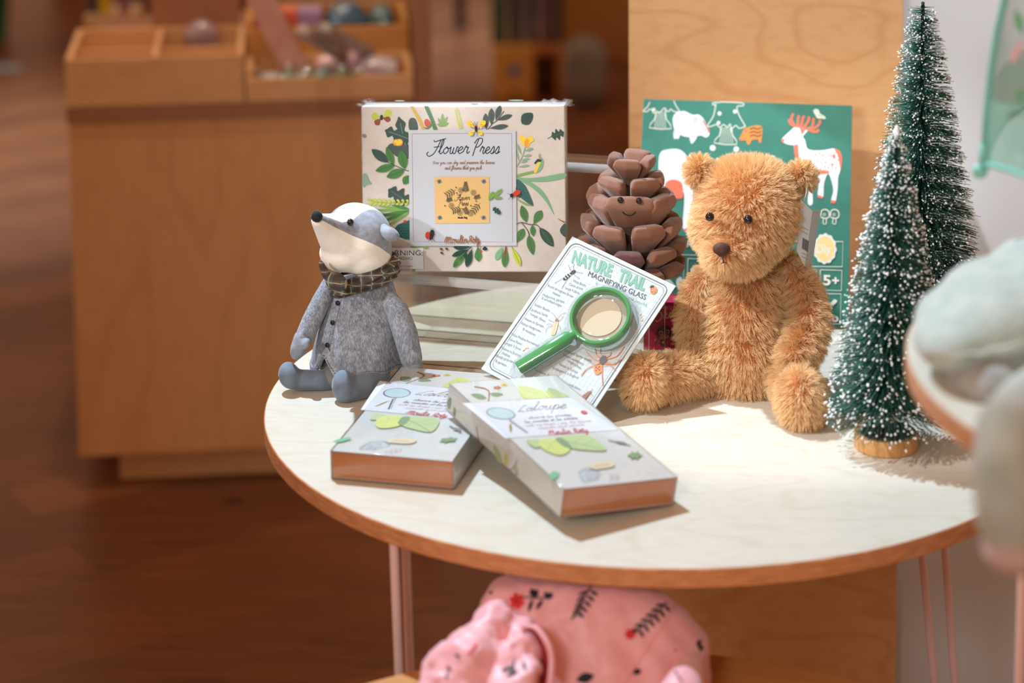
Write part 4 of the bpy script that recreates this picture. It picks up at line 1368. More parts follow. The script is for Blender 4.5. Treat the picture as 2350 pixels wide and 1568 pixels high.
S.text('Eco', (1216, 1452), (1338, 1456), (1216, 1402), b_i['line'], .04)
S.blob([(240, 1130), (290, 1092), (336, 1102), (350, 1140), (330, 1160), (300, 1150), (270, 1166)], b_i['snow']); S.blob([(420, 1130), (460, 1110), (500, 1130), (480, 1170), (430, 1166)], b_i['snow'])
S.blob([(230, 1200), (270, 1186), (300, 1204), (320, 1240), (270, 1250)], b_i['pale']); S.blob([(330, 1200), (360, 1180), (376, 1240), (340, 1252)], b_i['pale'])
finish('printed_board', bm, GB, gb, recalc=False)

# ------------------------------------------------------------------ small crimson box behind the bear
RB = at_z(1477, 803, 0)
MR = Matrix.Translation(RB + Vector((0, 0, .0002))) @ Matrix.Rotation(-.03, 4, 'Z')
RM, r_i = inks(crimson=(172, 20, 68), hot=(200, 52, 92), cream=(216, 178, 150), white=(236, 226, 222), mbrown=(64, 34, 34), mface=(166, 96, 62), gold=(200, 150, 50), dk=(30, 20, 26), pink=(176, 70, 110))
rb = empty('crimson_box', MR, 'small crimson box with cream script, half hidden between the card and the bear', 'box')
bm = bmesh.new()
add_box(bm, (0, 0, 0), (.075, .03, .0535), bevel=.0006)
S = Sheet(bm, MR, (0, 0, 0), (0, -1, 0), (1440, 640, 7.84))
S.poly([(290, 410), (388, 410), (388, 1330), (290, 1326)], r_i['hot'])
S.stroke([(388, 400), (390, 1320)], 12, r_i['white'], 0)
S.blob([(660, 510), (700, 480), (730, 490), (760, 482), (800, 500), (800, 530), (740, 560), (690, 540)], r_i['pink'])
S.cursive('Skibi', (520, 760), (960, 660), (500, 660), 16, r_i['cream'], .25)
# a plain brown monkey face with round ears
S.oval(500, 1100, 34, 40, r_i['mbrown'], 20); S.oval(798, 1030, 40, 34, r_i['mbrown']); S.oval(500, 1100, 22, 28, r_i['mface'], 20); S.oval(798, 1030, 24, 20, r_i['mface'])
S.blob([(520, 940), (580, 860), (660, 836), (740, 850), (790, 920), (776, 1010), (720, 1080), (620, 1110), (550, 1080), (522, 1010)], r_i['mbrown'])
S.oval(604, 976, 44, 46, r_i['mface']); S.oval(724, 950, 34, 36, r_i['mface']); S.oval(660, 1046, 92, 44, r_i['mface'], -12)
S.oval(602, 982, 18, 22, r_i['dk']); S.oval(722, 954, 18, 22, r_i['dk']); S.stroke([(590, 1040), (660, 1040), (730, 1012)], 5, r_i['mbrown'])
S.blob([(600, 1100), (680, 1100), (690, 1170), (670, 1210), (600, 1210), (586, 1160)], r_i['mbrown']); S.oval(642, 1142, 20, 22, r_i['gold'])
S.stroke([(590, 1180), (540, 1150), (500, 1160), (500, 1196), (520, 1190)], 10, r_i['mbrown'])
S.poly([(790, 1190), (786, 1150), (808, 1170), (820, 1130), (834, 1166), (860, 1130), (858, 1190)], r_i['gold'])
finish('carton', bm, RM, rb, recalc=False)

# ================================================================== plush toys
def px(x, y, Y):
    return at_y(x, y, Y)


def px_ball(bm, x, y, Y, rx, rz, ry=None, roll=0, yaw=0, sub=3):
    """ellipsoid measured on the photograph: centre, half width, half height (pixels), depth radius in metres"""
    P = px(x, y, Y)
    s = ppm(P)
    a, c = rx / s, rz / (s * .955)
    b = ry if ry is not None else (a + c) / 2
    add_ball(bm, P, (a, b, c), sub=sub, rot=Euler((0, math.radians(roll), math.radians(yaw)), 'XYZ').to_matrix())
    return P


def px_chain(bm, pts, n=12, sub=2):
    """limb: (x, y, depth, radius in pixels) joints"""
    P = [px(*p[:3]) for p in pts]
    R = [p[3] / ppm(q) for p, q in zip(pts, P)]
    m = max(2, n // (len(P) - 1))
    for i in range(len(P) - 1):
        for j in range(m + (i == len(P) - 2)):
            t = j / m
            add_ball(bm, P[i].lerp(P[i + 1], t), R[i] * (1 - t) + R[i + 1] * t, sub=sub)


def hair_mat(name, c1, c2, rough=.55):
    k = NT(name)
    hi = k.n('ShaderNodeHairInfo')
    c = k.ramp(hi.outputs['Random'], [(.0, c1), (1, c2)])
    k.l(c, k.b.inputs['Base Color'])
    k.b.inputs['Roughness'].default_value = rough
    k.b.inputs['Specular IOR Level'].default_value = .35
    k.b.inputs['Sheen Weight'].default_value = .25
    return k.m


# ------------------------------------------------------------------ teddy bear
bear_hair = hair_mat('caramel_fur', (247, 204, 146), (253, 222, 174))
bear_skin = mat('caramel_pile_base', (196, 122, 66), .9, (178, 106, 54), 120)
BB = px(1690, 905, .035)
BB.z = T
bear = empty('teddy_bear', BB, 'fluffy caramel teddy bear sitting in front of the green board', 'teddy bear')


def bear_part(name, build, n, length=.0115, vox=.0032, sm=8, droop=(0, 0, -.55), ripple=.35, seed=1, skip=None, parent=None):
    bm = bmesh.new()
    build(bm)
    bm = fuse(bm, vox, sm)
    for v in bm.verts:
        v.co.z = max(v.co.z, T + .0006)
    bmesh.ops.translate(bm, verts=bm.verts[:], vec=-BB)
    bm.normal_update()
    b2 = bm.copy()
    o = finish(name, bm, bear_skin, parent or bear, smooth=True)
    fur(o, b2, n, length, bear_hair, droop=droop, ripple=ripple, seed=seed, skip=skip)
    b2.free()
    return o


def b_torso(bm):
    px_ball(bm, 1702, 812, .050, 108, 100, .050)
    px_ball(bm, 1706, 740, .056, 96, 90, .044)
    px_ball(bm, 1716, 660, .066, 84, 74, .036)
    px_ball(bm, 1722, 605, .072, 62, 50, .030)
    px_ball(bm, 1700, 868, .048, 104, 40, .046)


eyeL, eyeR = px(1629, 497, -.004), px(1717, 503, -.004)
NOSE = px(1656, 573, -.027)


def b_head(bm):
    px_ball(bm, 1716, 478, .058, 112, 98, .056)
    px_ball(bm, 1702, 520, .050, 108, 78, .052)
    px_ball(bm, 1716, 420, .062, 96, 46, .044)
    px_ball(bm, 1680, 560, .026, 62, 46, .040)
    px_ball(bm, 1663, 582, .004, 40, 32, .024)
    px_ball(bm, 1690, 590, .030, 70, 28, .036)


bear_part('torso', b_torso, 30000, seed=1)
skipH = [(tuple(eyeL - BB), .0055), (tuple(eyeR - BB), .0055), (tuple(NOSE - BB), .0075)]
head = bear_part('head', b_head, 34000, .0105, seed=2, droop=(0, 0, -.35), ripple=.3, skip=skipH)
bear_part('ear', lambda bm: (px_ball(bm, 1604, 393, .066, 27, 29, .011, 0, -25), px_ball(bm, 1622, 410, .066, 22, 22, .011)), 5000, .0085, .0022, 5, (0, 0, -.1), .1, 3)
bear_part('ear', lambda bm: (px_ball(bm, 1838, 406, .068, 30, 28, .011, 0, 25), px_ball(bm, 1812, 414, .068, 22, 22, .011)), 5000, .0085, .0022, 5, (0, 0, -.1), .1, 4)
bear_part('arm', lambda bm: px_chain(bm, [(1640, 620, .072, 26), (1604, 668, .064, 33), (1590, 722, .054, 33), (1592, 775, .046, 30), (1604, 800, .04, 26)], 16), 11000, .0105, .003, 6, seed=5)
bear_part('arm', lambda bm: px_chain(bm, [(1806, 612, .066, 32), (1842, 668, .052, 38), (1858, 730, .034, 40), (1846, 785, .012, 40), (1824, 822, -.008, 36)], 18), 15000, .011, .003, 6, seed=6)
bear_part('leg', lambda bm: (px_chain(bm, [(1650, 850, .038, 46), (1580, 862, .018, 48), (1520, 872, -.002, 50)], 14), px_ball(bm, 1478, 874, -.022, 44, 54, .024, 8)), 17000, .0105, .003, 6, (0, 0, -.4), .15, 7)
bear_part('leg', lambda bm: (px_chain(bm, [(1790, 845, .030, 48), (1818, 872, .0, 48), (1836, 905, -.034, 48)], 14), px_ball(bm, 1838, 918, -.062, 46, 66, .024, -6)), 17000, .0105, .003, 6, (0, 0, -.4), .15, 8)

gloss_black = mat('glossy_black_bead', (12, 12, 14), .08, spec=.8)
for P in (eyeL, eyeR):
    bm = bmesh.new()
    add_ball(bm, P - BB + Vector((0, -.0015, 0)), .0046)
    finish('eye', bm, gloss_black, bear, smooth=True)
bm = bmesh.new()
add_ball(bm, NOSE - BB + Vector((0, .002, 0)), (.0092, .006, .0068))
add_ball(bm, NOSE - BB + Vector((0, .003, -.0045)), (.0048, .005, .004))
finish('nose', fuse(bm, .0012, 4), mat('brown_stitched_nose', (92, 56, 44), .8, (74, 42, 32), 300, bump=.4, bscale=900, bdist=.0004), bear, smooth=True)
bm = bmesh.new()
add_tube(bm, [px(1658, 588, -.032) - BB, px(1659, 597, -.031) - BB, px(1661, 603, -.0295) - BB], .0007, 8)
add_tube(bm, [px(1655, 605, -.0292) - BB, px(1661, 602, -.0300) - BB, px(1667, 604, -.0292) - BB], .0005, 8, sm=3)
finish('mouth_stitch', bm, mat('mouth_thread', (70, 42, 32), .8), bear, smooth=True)

# folded paper swing tag on the ear
TM, t_i = inks(tagwhite=(232, 230, 228), tagink=(110, 110, 114), tagline=(178, 172, 170))
TP = px(1846, 455, .062)
MT = Matrix.Translation(TP - BB)
bm = bmesh.new()


def tag_leaf(bm, q, m=0):
    """q: four photograph corners with depths -> thin card"""
    P = [px(*a) - BB for a in q]
    n = (P[1] - P[0]).cross(P[3] - P[0]).normalized() * .0003
    a = [bm.verts.new(p + n) for p in P]
    b = [bm.verts.new(p - n) for p in P]
    bm.faces.new(a).material_index = m
    bm.faces.new(b[::-1]).material_index = m
    for i in range(4):
        bm.faces.new((a[i], a[(i + 1) % 4], b[(i + 1) % 4], b[i])).material_index = m


tag_leaf(bm, [(1838, 458, .040), (1864, 484, .046), (1846, 612, .052), (1828, 575, .046)])
tag_leaf(bm, [(1864, 484, .046), (1883, 482, .070), (1862, 614, .074), (1846, 612, .052)])
tg = finish('swing_tag', bm, TM, bear)
St = Sheet(bmesh.new(), Matrix(), px(1846, 540, .0462), (0, -1, 0), (0, 0, 1))
n_ = (px(1864, 484, .046) - px(1838, 458, .040)).cross(px(1828, 575, .046) - px(1838, 458, .040)).normalized()
if n_.dot(CAM - px(1838, 458, .04)) < 0:
    n_ = -n_
St.N, St.O, St.l0 = n_, px(1838, 458, .040), .0005
for i in range(9):
    St.stroke([(1842 + i * 1.6, 545 + i * 1.0), (1840 + i * 1.6, 570 + i * 1.0)], .9 + (i % 3) * .3, t_i['tagink'], 0)
for y in (520, 530, 580, 588):
    St.stroke([(1840, y), (1854, y + 8)], 1.6, t_i['tagline'], 0)
finish('barcode_print', St.bm, TM, tg, shift=BB, recalc=False)
bm = bmesh.new()
add_tube(bm, [px(1852, 428, .050) - BB, px(1850, 445, .045) - BB, px(1845, 462, .042) - BB], .0004, 6)
finish('tag_string', bm, TM[0], tg)

# ------------------------------------------------------------------ badger in a tweed jacket
GB_ = px(820, 885, .05)
GB_.z = T
badger = empty('plush_badger', GB_, 'grey and white plush badger in tweed jacket and checked scarf at the table edge', 'soft toy')


def gpart(name, build, m, vox=.0022, sm=8, parent=None, fac=.5):
    bm = bmesh.new()
    build(bm)
    bm = fuse(bm, vox, sm, fac)
    for v in bm.verts:
        v.co.z = max(v.co.z, T + .0005)
    return finish(name, bm, m, parent or badger, smooth=True, shift=GB_)


# head: three-colour velour, the seams follow the sewing lines of the head
HP = px(815, 540, .045)
_nose = px(727, 500, -.012)
hx = (_nose - HP).normalized()                 # towards the nose
hz = (Vector((0, 0, 1)) - hx * hx.z).normalized()
hy = hz.cross(hx)                              # across the head
if hy.dot(CAM - HP) < 0:
    hy = -hy


def head_mat():
    k = NT('badger_velour')
    tc = k.n('ShaderNodeTexCoord')
    sub_ = k.n('ShaderNodeVectorMath', operation='SUBTRACT')
    sub_.inputs[1].default_value = HP - GB_
    k.l(tc.outputs['Object'], sub_.inputs[0])

    def dot(v):
        d = k.n('ShaderNodeVectorMath', operation='DOT_PRODUCT')
        k.l(sub_.outputs[0], d.inputs[0])
        d.inputs[1].default_value = v
        return d.outputs['Value']
    X, Yy, Z = dot(hx), dot(hy), dot(hz)
    aY = k.math('ABSOLUTE', Yy)
    # chin: below a plane that rises towards the nose ; blaze: narrow strip along the top
    zc = k.math('ADD', k.math('MULTIPLY', X, .10), -.0085)
    chin = k.math('LESS_THAN', Z, zc)
    wid = k.math('ADD', k.math('MULTIPLY', X, -.12), .0165)
    blaze = k.math('MULTIPLY', k.math('LESS_THAN', aY, wid), k.math('GREATER_THAN', Z, .004))
    nz = k.n('ShaderNodeTexNoise')
    nz.inputs['Scale'].default_value = 160
    nz.inputs['Detail'].default_value = 4
    k.l(tc.outputs['Object'], nz.inputs['Vector'])
    g_ = k.ramp(nz.outputs['Fac'], [(.3, (128, 134, 144)), (.7, (158, 164, 174))])
    w_ = k.ramp(nz.outputs['Fac'], [(.3, (244, 236, 222)), (.7, (250, 244, 233))])
    c = k.mix(k.math('MAXIMUM', chin, blaze), g_, w_)
    k.l(c, k.b.inputs['Base Color'])
    k.b.inputs['Roughness'].default_value = .85
    k.b.inputs['Sheen Weight'].default_value = .35
    k.bump(nz.outputs['Fac'], .25, .0006)
    return k.m


def g_head(bm):
    px_chain(bm, [(729, 506, -.010, 17), (752, 522, .008, 32), (780, 540, .026, 52), (812, 548, .042, 70)], 18, 3)
    px_ball(bm, 822, 546, .047, 78, 74, .038)
    px_ball(bm, 812, 515, .047, 62, 46, .032)
    px_ball(bm, 835, 580, .047, 66, 48, .034)
    px_ball(bm, 790, 580, .035, 58, 42, .028)


gpart('head', g_head, head_mat(), .0022, 10)
velour_grey = mat('grey_velour', (128, 136, 146), .85, (148, 154, 164), 140, sheen=.35, bump=.2, bscale=500, bdist=.0005)
gpart('ear', lambda bm: (px_ball(bm, 895, 537, .028, 24, 15, .008, 28), px_ball(bm, 880, 527, .034, 15, 13, .007)), velour_grey, .0016, 5)
gpart('ear', lambda bm: (px_ball(bm, 862, 496, .092, 17, 12, .007, 20),), velour_grey, .0016, 5)
bm = bmesh.new()
P = px(727, 497, -.0185)
add_ball(bm, P - GB_, (.0062, .0046, .0062))
finish('nose', bm, mat('black_velvet', (16, 17, 22), .9, (28, 30, 38), 300, sheen=.4, bump=.5, bscale=800, bdist=.0005), badger, smooth=True)
bm = bmesh.new()
add_ball(bm, px(804, 510, .0135) - GB_, .0036)
finish('eye', bm, gloss_black, badger, smooth=True)

# jacket: flared shell with an open notch at the front
def tweed():
    k = NT('grey_tweed')
    v = k.coords((1, 1, 1))
    n1 = k.n('ShaderNodeTexNoise')
    n1.inputs['Scale'].default_value = 900
    n1.inputs['Detail'].default_value = 2
    k.l(k.coords((1, 1, .22)), n1.inputs['Vector'])
    n2 = k.n('ShaderNodeTexNoise')
    n2.inputs['Scale'].default_value = 160
    n2.inputs['Detail'].default_value = 5
    n2.inputs['Roughness'].default_value = .7
    k.l(k.coords((1, 1, .5)), n2.inputs['Vector'])
    s = k.math('ADD', k.math('MULTIPLY', n1.outputs['Fac'], .55), k.math('MULTIPLY', n2.outputs['Fac'], .5))
    k.l(k.ramp(s, [(.36, (92, 98, 110)), (.52, (134, 140, 150)), (.68, (176, 182, 190))]), k.b.inputs['Base Color'])
    k.b.inputs['Roughness'].default_value = .95
    k.b.inputs['Sheen Weight'].default_value = .3
    k.bump(n1.outputs['Fac'], .5, .0005)
    return k.m


tweed_m = tweed()
front = math.radians(-90 - 40)                 # direction of the button line, seen from above
AX = [(833, 640, .052, 66), (834, 668, .050, 74), (832, 705, .048, 86), (828, 750, .045, 98), (823, 795, .042, 105), (820, 834, .040, 108)]
AP = [px(*a[:3]) for a in AX]
AR = [a[3] / ppm(p) for a, p in zip(AX, AP)]


def jacket_pt(th, t):
    f = t * (len(AP) - 1)
    i = min(int(f), len(AP) - 2)
    f -= i
    c = AP[i].lerp(AP[i + 1], f)
    r = AR[i] * (1 - f) + AR[i + 1] * f
    d = abs((th - front + PI) % (2 * PI) - PI)
    r2 = r * (1 + .022 * math.sin(th * 7 + t * 3) * t)
    p = c + Vector((math.cos(th) * r2, math.sin(th) * r2 * .80, 0))
    lift = .020 * max(0, 1 - d / .34) * max(0, (t - .72) / .28)
    dip = .006 * math.exp(-((d - .42) / .25) ** 2) * max(0, (t - .6) / .4)
    p.z += lift - dip
    # head-side seam wrinkles
    p.z += .0012 * math.sin(th * 9) * t
    return p


bm = bmesh.new()
NT_, NTH = 26, 112
rows = [[bm.verts.new(jacket_pt(2 * PI * j / NTH, i / NT_)) for j in range(NTH)] for i in range(NT_ + 1)]
for a, b in zip(rows, rows[1:]):
    for j in range(NTH):
        bm.faces.new((a[j], b[j], b[(j + 1) % NTH], a[(j + 1) % NTH]))
bm.faces.new(rows[0])
# folded hem: turn the cloth inwards
inn = [bm.verts.new(v.co + (AP[-1] - v.co).normalized() * .0035 + Vector((0, 0, .0005))) for v in rows[-1]]
inn2 = [bm.verts.new(v.co + (AP[-1] - v.co).normalized() * .005 + Vector((0, 0, .012))) for v in rows[-1]]
for j in range(NTH):
    bm.faces.new((rows[-1][j], inn[j], inn[(j + 1) % NTH], rows[-1][(j + 1) % NTH]))
    bm.faces.new((inn[j], inn2[j], inn2[(j + 1) % NTH], inn[(j + 1) % NTH]))
for f in bm.faces:
    f.smooth = True
jk = finish('jacket', bm, tweed_m, badger, smooth=50, shift=GB_)
thread = mat('dark_thread', (84, 88, 98), .9)
# stitched hem and front edge
bm = bmesh.new()
for j in range(0, 150):
    th = 2 * PI * j / 150
    a, b = jacket_pt(th, .955), jacket_pt(th + .024, .955)
    o = Vector((math.cos(th), math.sin(th), 0)) * .0003
    add_tube(bm, [a + o, b + o], .00032, 5)
fl = front + .07
for i in range(30):
    t = .2 + .6 * i / 30
    a, b = jacket_pt(fl, t), jacket_pt(fl, t + .012)
    o = Vector((math.cos(fl), math.sin(fl), 0)) * .0003
    add_tube(bm, [a + o, b + o], .0003, 5)
finish('hem_stitching', bm, thread, jk, shift=GB_)
for t in (.265, .475, .69):
    bm = bmesh.new()
    p = jacket_pt(front, t)
    n = Vector((math.cos(front), math.sin(front), .1)).normalized()
    x_, y_ = frame_of(n)
    M = Matrix((x_, y_, n)).transposed().to_4x4()
    add_lathe(bm, [(.0001, .0018), (.0018, .0018), (.0025, .0012), (.0026, 0), (.0001, 0)], 20, Matrix.Translation(p - GB_ + n * .0014) @ M, cap=False)
    finish('button', bm, mat('black_button', (22, 24, 32), .4), badger, smooth=40)
gpart('sleeve', lambda bm: px_chain(bm, [(756, 650, .040, 18), (738, 690, .034, 23), (716, 735, .026, 24), (697, 778, .018, 23)], 18, 2), tweed_m, .002, 6)
gpart('sleeve', lambda bm: px_chain(bm, [(886, 684, .040, 24), (912, 715, .030, 28), (930, 765, .022, 30), (944, 822, .016, 27)], 18, 2), tweed_m, .002, 6)
gpart('paw', lambda bm: (px_chain(bm, [(694, 778, .018, 22), (685, 800, .014, 20), (680, 812, .012, 15)], 8), px_ball(bm, 703, 789, .006, 10, 13, .006, 20)), velour_grey, .0018, 5)
gpart('paw', lambda bm: px_chain(bm, [(946, 830, .016, 24), (950, 850, .014, 23), (952, 862, .013, 17)], 8), velour_grey, .0018, 5)
trouser = mat('taupe_velour', (132, 124, 120), .85, (118, 110, 106), 60, sheen=.3, bump=.3, bscale=120, bdist=.001)
gpart('trousers', lambda bm: (px_ball(bm, 816, 842, .044, 84, 52, .036), px_chain(bm, [(790, 850, .03, 38), (768, 864, .020, 30)], 6), px_chain(bm, [(856, 856, .028, 36), (858, 868, .014, 30)], 6)), trouser, .0025, 8)
boot = mat('slate_blue_velour', (104, 116, 130), .85, (122, 134, 148), 90, sheen=.4, bump=.25, bscale=300, bdist=.0008)
gpart('leg', lambda bm: (px_chain(bm, [(766, 874, .022, 23), (735, 873, .016, 25), (682, 872, .012, 25)], 12), px_ball(bm, 664, 862, .008, 25, 31, .014, -18)), boot, .0022, 6)
gpart('leg', lambda bm: (px_chain(bm, [(872, 872, .016, 27), (840, 884, .0, 31), (806, 893, -.010, 32)], 12), px_ball(bm, 790, 888, -.014, 29, 38, .015, -10)), boot, .0022, 6)

# checked scarf: wrapped folds, a knot and a short end
def plaid():
    k = NT('checked_cotton')
    v = k.coords((1, 1, 1), (0, 0, 0))
    sp = k.n('ShaderNodeSeparateXYZ')
    k.l(v, sp.inputs[0])
    ang = k.math('ARCTAN2', sp.outputs['Y'], k.math('ADD', sp.outputs['X'], -.003))
    u = k.math('MULTIPLY', ang, .036)

    def stripe(c, per, duty, ph=0.0):
        m = k.math('FRACT', k.math('ADD', k.math('DIVIDE', c, per), 50.0 + ph))
        return k.math('LESS_THAN', m, duty)
    z = sp.outputs['Z']
    a = stripe(u, .0115, .5)
    b = stripe(z, .0095, .5)
    la = stripe(u, .0115, .09, .3)
    lb = stripe(z, .0095, .1, .3)
    c = k.mix(a, (92, 98, 92), (88, 72, 64))
    c = k.mix(k.math('MULTIPLY', b, .55), c, (52, 48, 46))
    c = k.mix(k.math('MULTIPLY', k.math('MAXIMUM', la, lb), .7), c, (190, 174, 146))
    k.l(c, k.b.inputs['Base Color'])
    k.b.inputs['Roughness'].default_value = .95
    nz = k.n('ShaderNodeTexNoise')
    nz.inputs['Scale'].default_value = 900
    k.l(v, nz.inputs['Vector'])
    k.bump(nz.outputs['Fac'], .3, .0004)
    return k.m


plaid_m = plaid()
sc_ = None
bm = bmesh.new()
C0 = px(832, 620, .048)
R0 = 74 / ppm(C0)
NB = 90
def scarf_pt(th, k):
    # k 0..1 across the band from top to bottom
    tilt = .012 * math.cos(th) - .004
    r = R0 * (1.0 + .16 * math.sin(PI * k) + .05 * math.sin(k * 19 + th * 1.5) + .02 * math.sin(5 * th + 8 * k))
    h = .0185 * (.5 - k) * (1 + .25 * math.cos(th))
    return C0 + Vector((math.cos(th) * r, math.sin(th) * r * .82, tilt + h - .003 + .0014 * math.sin(3 * th + 6 * k)))
NK = 22
rows = [[bm.verts.new(scarf_pt(2 * PI * j / NB, i / NK)) for j in range(NB)] for i in range(NK + 1)]
low = [bm.verts.new(C0 + (v.co - C0) * .9) for v in rows[-1]]
upp = [bm.verts.new(C0 + (v.co - C0) * .9) for v in rows[0]]
for a, b in zip([upp] + rows, rows + [low]):
    for j in range(NB):
        bm.faces.new((a[j], b[j], b[(j + 1) % NB], a[(j + 1) % NB])).smooth = True
scarf = finish('scarf', bm, plaid_m, badger, smooth=True, shift=GB_)
gpart('knot', lambda bm: (px_ball(bm, 770, 645, .004, 24, 20, .010, 15), px_ball(bm, 783, 652, -.001, 15, 16, .008)), plaid_m, .0014, 4, scarf)
gpart('scarf_end', lambda bm: (px_chain(bm, [(757, 642, .006, 11), (747, 628, .004, 10), (740, 612, .003, 8), (736, 603, .003, 6)], 14)), plaid_m, .0013, 3, scarf)

# ------------------------------------------------------------------ plush pinecone
suede = mat('brown_suede', (146, 104, 84), .9, (128, 88, 70), 70, sheen=.45, bump=.25, bscale=700, bdist=.0004)
suede_d = mat('dark_suede', (122, 84, 68), .9, (106, 70, 56), 70, sheen=.4, bump=.25, bscale=700, bdist=.0004)
cord = mat('plum_corduroy', (124, 80, 80), .9, (108, 66, 68), 60, sheen=.5, bump=.6, bscale=600, bdist=.0008, stretch=(4, 4, .2))
CZ = T + .0965
CP = px(1450, 490, .1035)
CP.z = CZ
cone = empty('plush_pinecone', CP, 'brown plush pinecone with a small smiling face on the acrylic riser', 'soft toy')


def scale_shape():
    """one stuffed scale: narrow root below, wide puffy lip above; origin at the root, outward = -Y"""
    b = bmesh.new()
    pts = []
    for x, y, z, r in ((0, .24, .0, .12), (-.10, .06, .06, .12), (.10, .06, .06, .12), (-.37, -.16, .80, .12), (.37, -.16, .80, .12), (-.33, -.06, .90, .11), (.33, -.06, .90, .11), (0, -.22, .80, .13), (-.24, .16, .78, .14), (.24, .16, .78, .14), (0, -.10, .92, .12)):
        pts.append((x, y, z, r))
    for x, y, z, r in pts:
        add_ball(b, (x, y, z), r, sub=2)
    vs = b.verts[:]
    h = bmesh.ops.convex_hull(b, input=vs)
    bmesh.ops.delete(b, geom=[v for v in b.verts if not v.link_faces], context='VERTS')
    c = bmesh.new()
    mp = {}
    for f in h['geom']:
        if isinstance(f, bmesh.types.BMFace):
            c.faces.new([mp.setdefault(v, c.verts.new(v.co)) if v not in mp else mp[v] for v in f.verts])
    b.free()
    return fuse(c, .04, 3)


sb = scale_shape()
sm_me = bpy.data.meshes.new('scale')
sb.to_mesh(sm_me)
sb.free()
for m in (suede,):
    sm_me.materials.append(m)
sm_me.shade_smooth()
sm_dark = sm_me.copy()
sm_dark.materials.clear()
sm_dark.materials.append(suede_d)
sm_cord = sm_me.copy()
sm_cord.materials.clear()
sm_cord.materials.append(cord)


def profile(h):                                 # pinecone radius at height (m)
    t = min(max(h / .134, 0), 1)
    return .048 * math.sin(PI * (.30 + .62 * t)) ** .8


bm = bmesh.new()
add_ball(bm, (0, 0, .058), (.031, .031, .054))
add_ball(bm, (0, 0, .03), (.036, .036, .028))
finish('core', bm, mat('core_suede', (70, 46, 38), .95, (58, 38, 32), 70), cone, smooth=True)
ppc = ppm(CP + Vector((0, 0, .06)))
FACE = None
#        root height, count, radius, phase, width, height, tilt
ringsP = [(.001, 8, .025, .5, .034, .034, 60), (.012, 8, .026, 0, .036, .040, 44), (.028, 7, .0245, .5, .041, .046, 32), (.051, 6, .0215, 0, .046, .046, 22), (.080, 5, .0135, .38, .036, .036, 26), (.103, 4, .0065, .9, .031, .032, 26)]
cnt = 0
for ri, (h, n, r, ph, wd, ht, tilt) in enumerate(ringsP):
    for k in range(n):
        a = -PI / 2 - .05 + 2 * PI * (k + ph) / n
        jit = rnd.uniform(-.05, .05) if ri != 3 else 0
        isface = (ri == 3 and k == 0)
        o = bpy.data.objects.new('scale', sm_me if not (ri == 1 and k == 0) else sm_cord)
        if ri == 5 and k == 2:
            o.data = sm_dark
        COL.objects.link(o)
        o.parent = cone
        sc3 = (wd * rnd.uniform(.95, 1.06), wd * .72, ht * rnd.uniform(.95, 1.06))
        if isface:
            sc3 = (.054, .034, .048)
        M = Matrix.Translation((math.cos(a) * r, math.sin(a) * r, h)) @ Matrix.Rotation(a + PI / 2 + jit, 4, 'Z') @ Matrix.Rotation(math.radians(tilt if not isface else 16), 4, 'X') @ Matrix.Rotation(jit, 4, 'Y') @ Matrix.Diagonal((*sc3, 1))
        o.matrix_basis = M
        if isface:
            FACE = (o, cone.matrix_world @ M)
        cnt += 1
fo, FMt = FACE
fbm = bmesh.new()
fbm.from_mesh(sm_me)
fbm.transform(FMt)
ft_ = BVHTree.FromBMesh(fbm)


def on_face(x, y):
    h = ft_.ray_cast(CAM, ray(x, y).normalized())
    return h[0], h[1]


fi = FMt.inverted()
for ex, ey in ((1424, 460), (1466, 462)):
    p, n = on_face(ex, ey)
    if p is None:
        p, n = px(ex, ey, CP.y - .045), Vector((0, -1, 0))
    bm = bmesh.new()
    add_ball(bm, p - CP + n * .0008, .0032)
    e = finish('eye', bm, gloss_black, cone, smooth=True)
pts = []
for x, y in ((1429, 486), (1434, 491), (1442, 494), (1451, 493), (1458, 487)):
    p, n = on_face(x, y)
    if p is None:
        p, n = px(x, y, CP.y - .045), Vector((0, -1, 0))
    pts.append(p - CP + n * .0004)
bm = bmesh.new()
add_tube(bm, pts, .0006, 8, sm=4)
finish('mouth_stitch', bm, mat('black_thread', (24, 20, 22), .8), cone, smooth=True)
fbm.free()

# ================================================================== bottle-brush trees
needle = mat('green_bristle', (18, 84, 70), .45, (10, 62, 52), 200, spec=.5)
needle_l = mat('sage_bristle', (52, 112, 94), .5, (34, 92, 76), 200, spec=.5)
snow = mat('snow_flock', (236, 238, 236), .8)
wire = mat('twisted_wire', (34, 44, 42), .5, metal=.6)


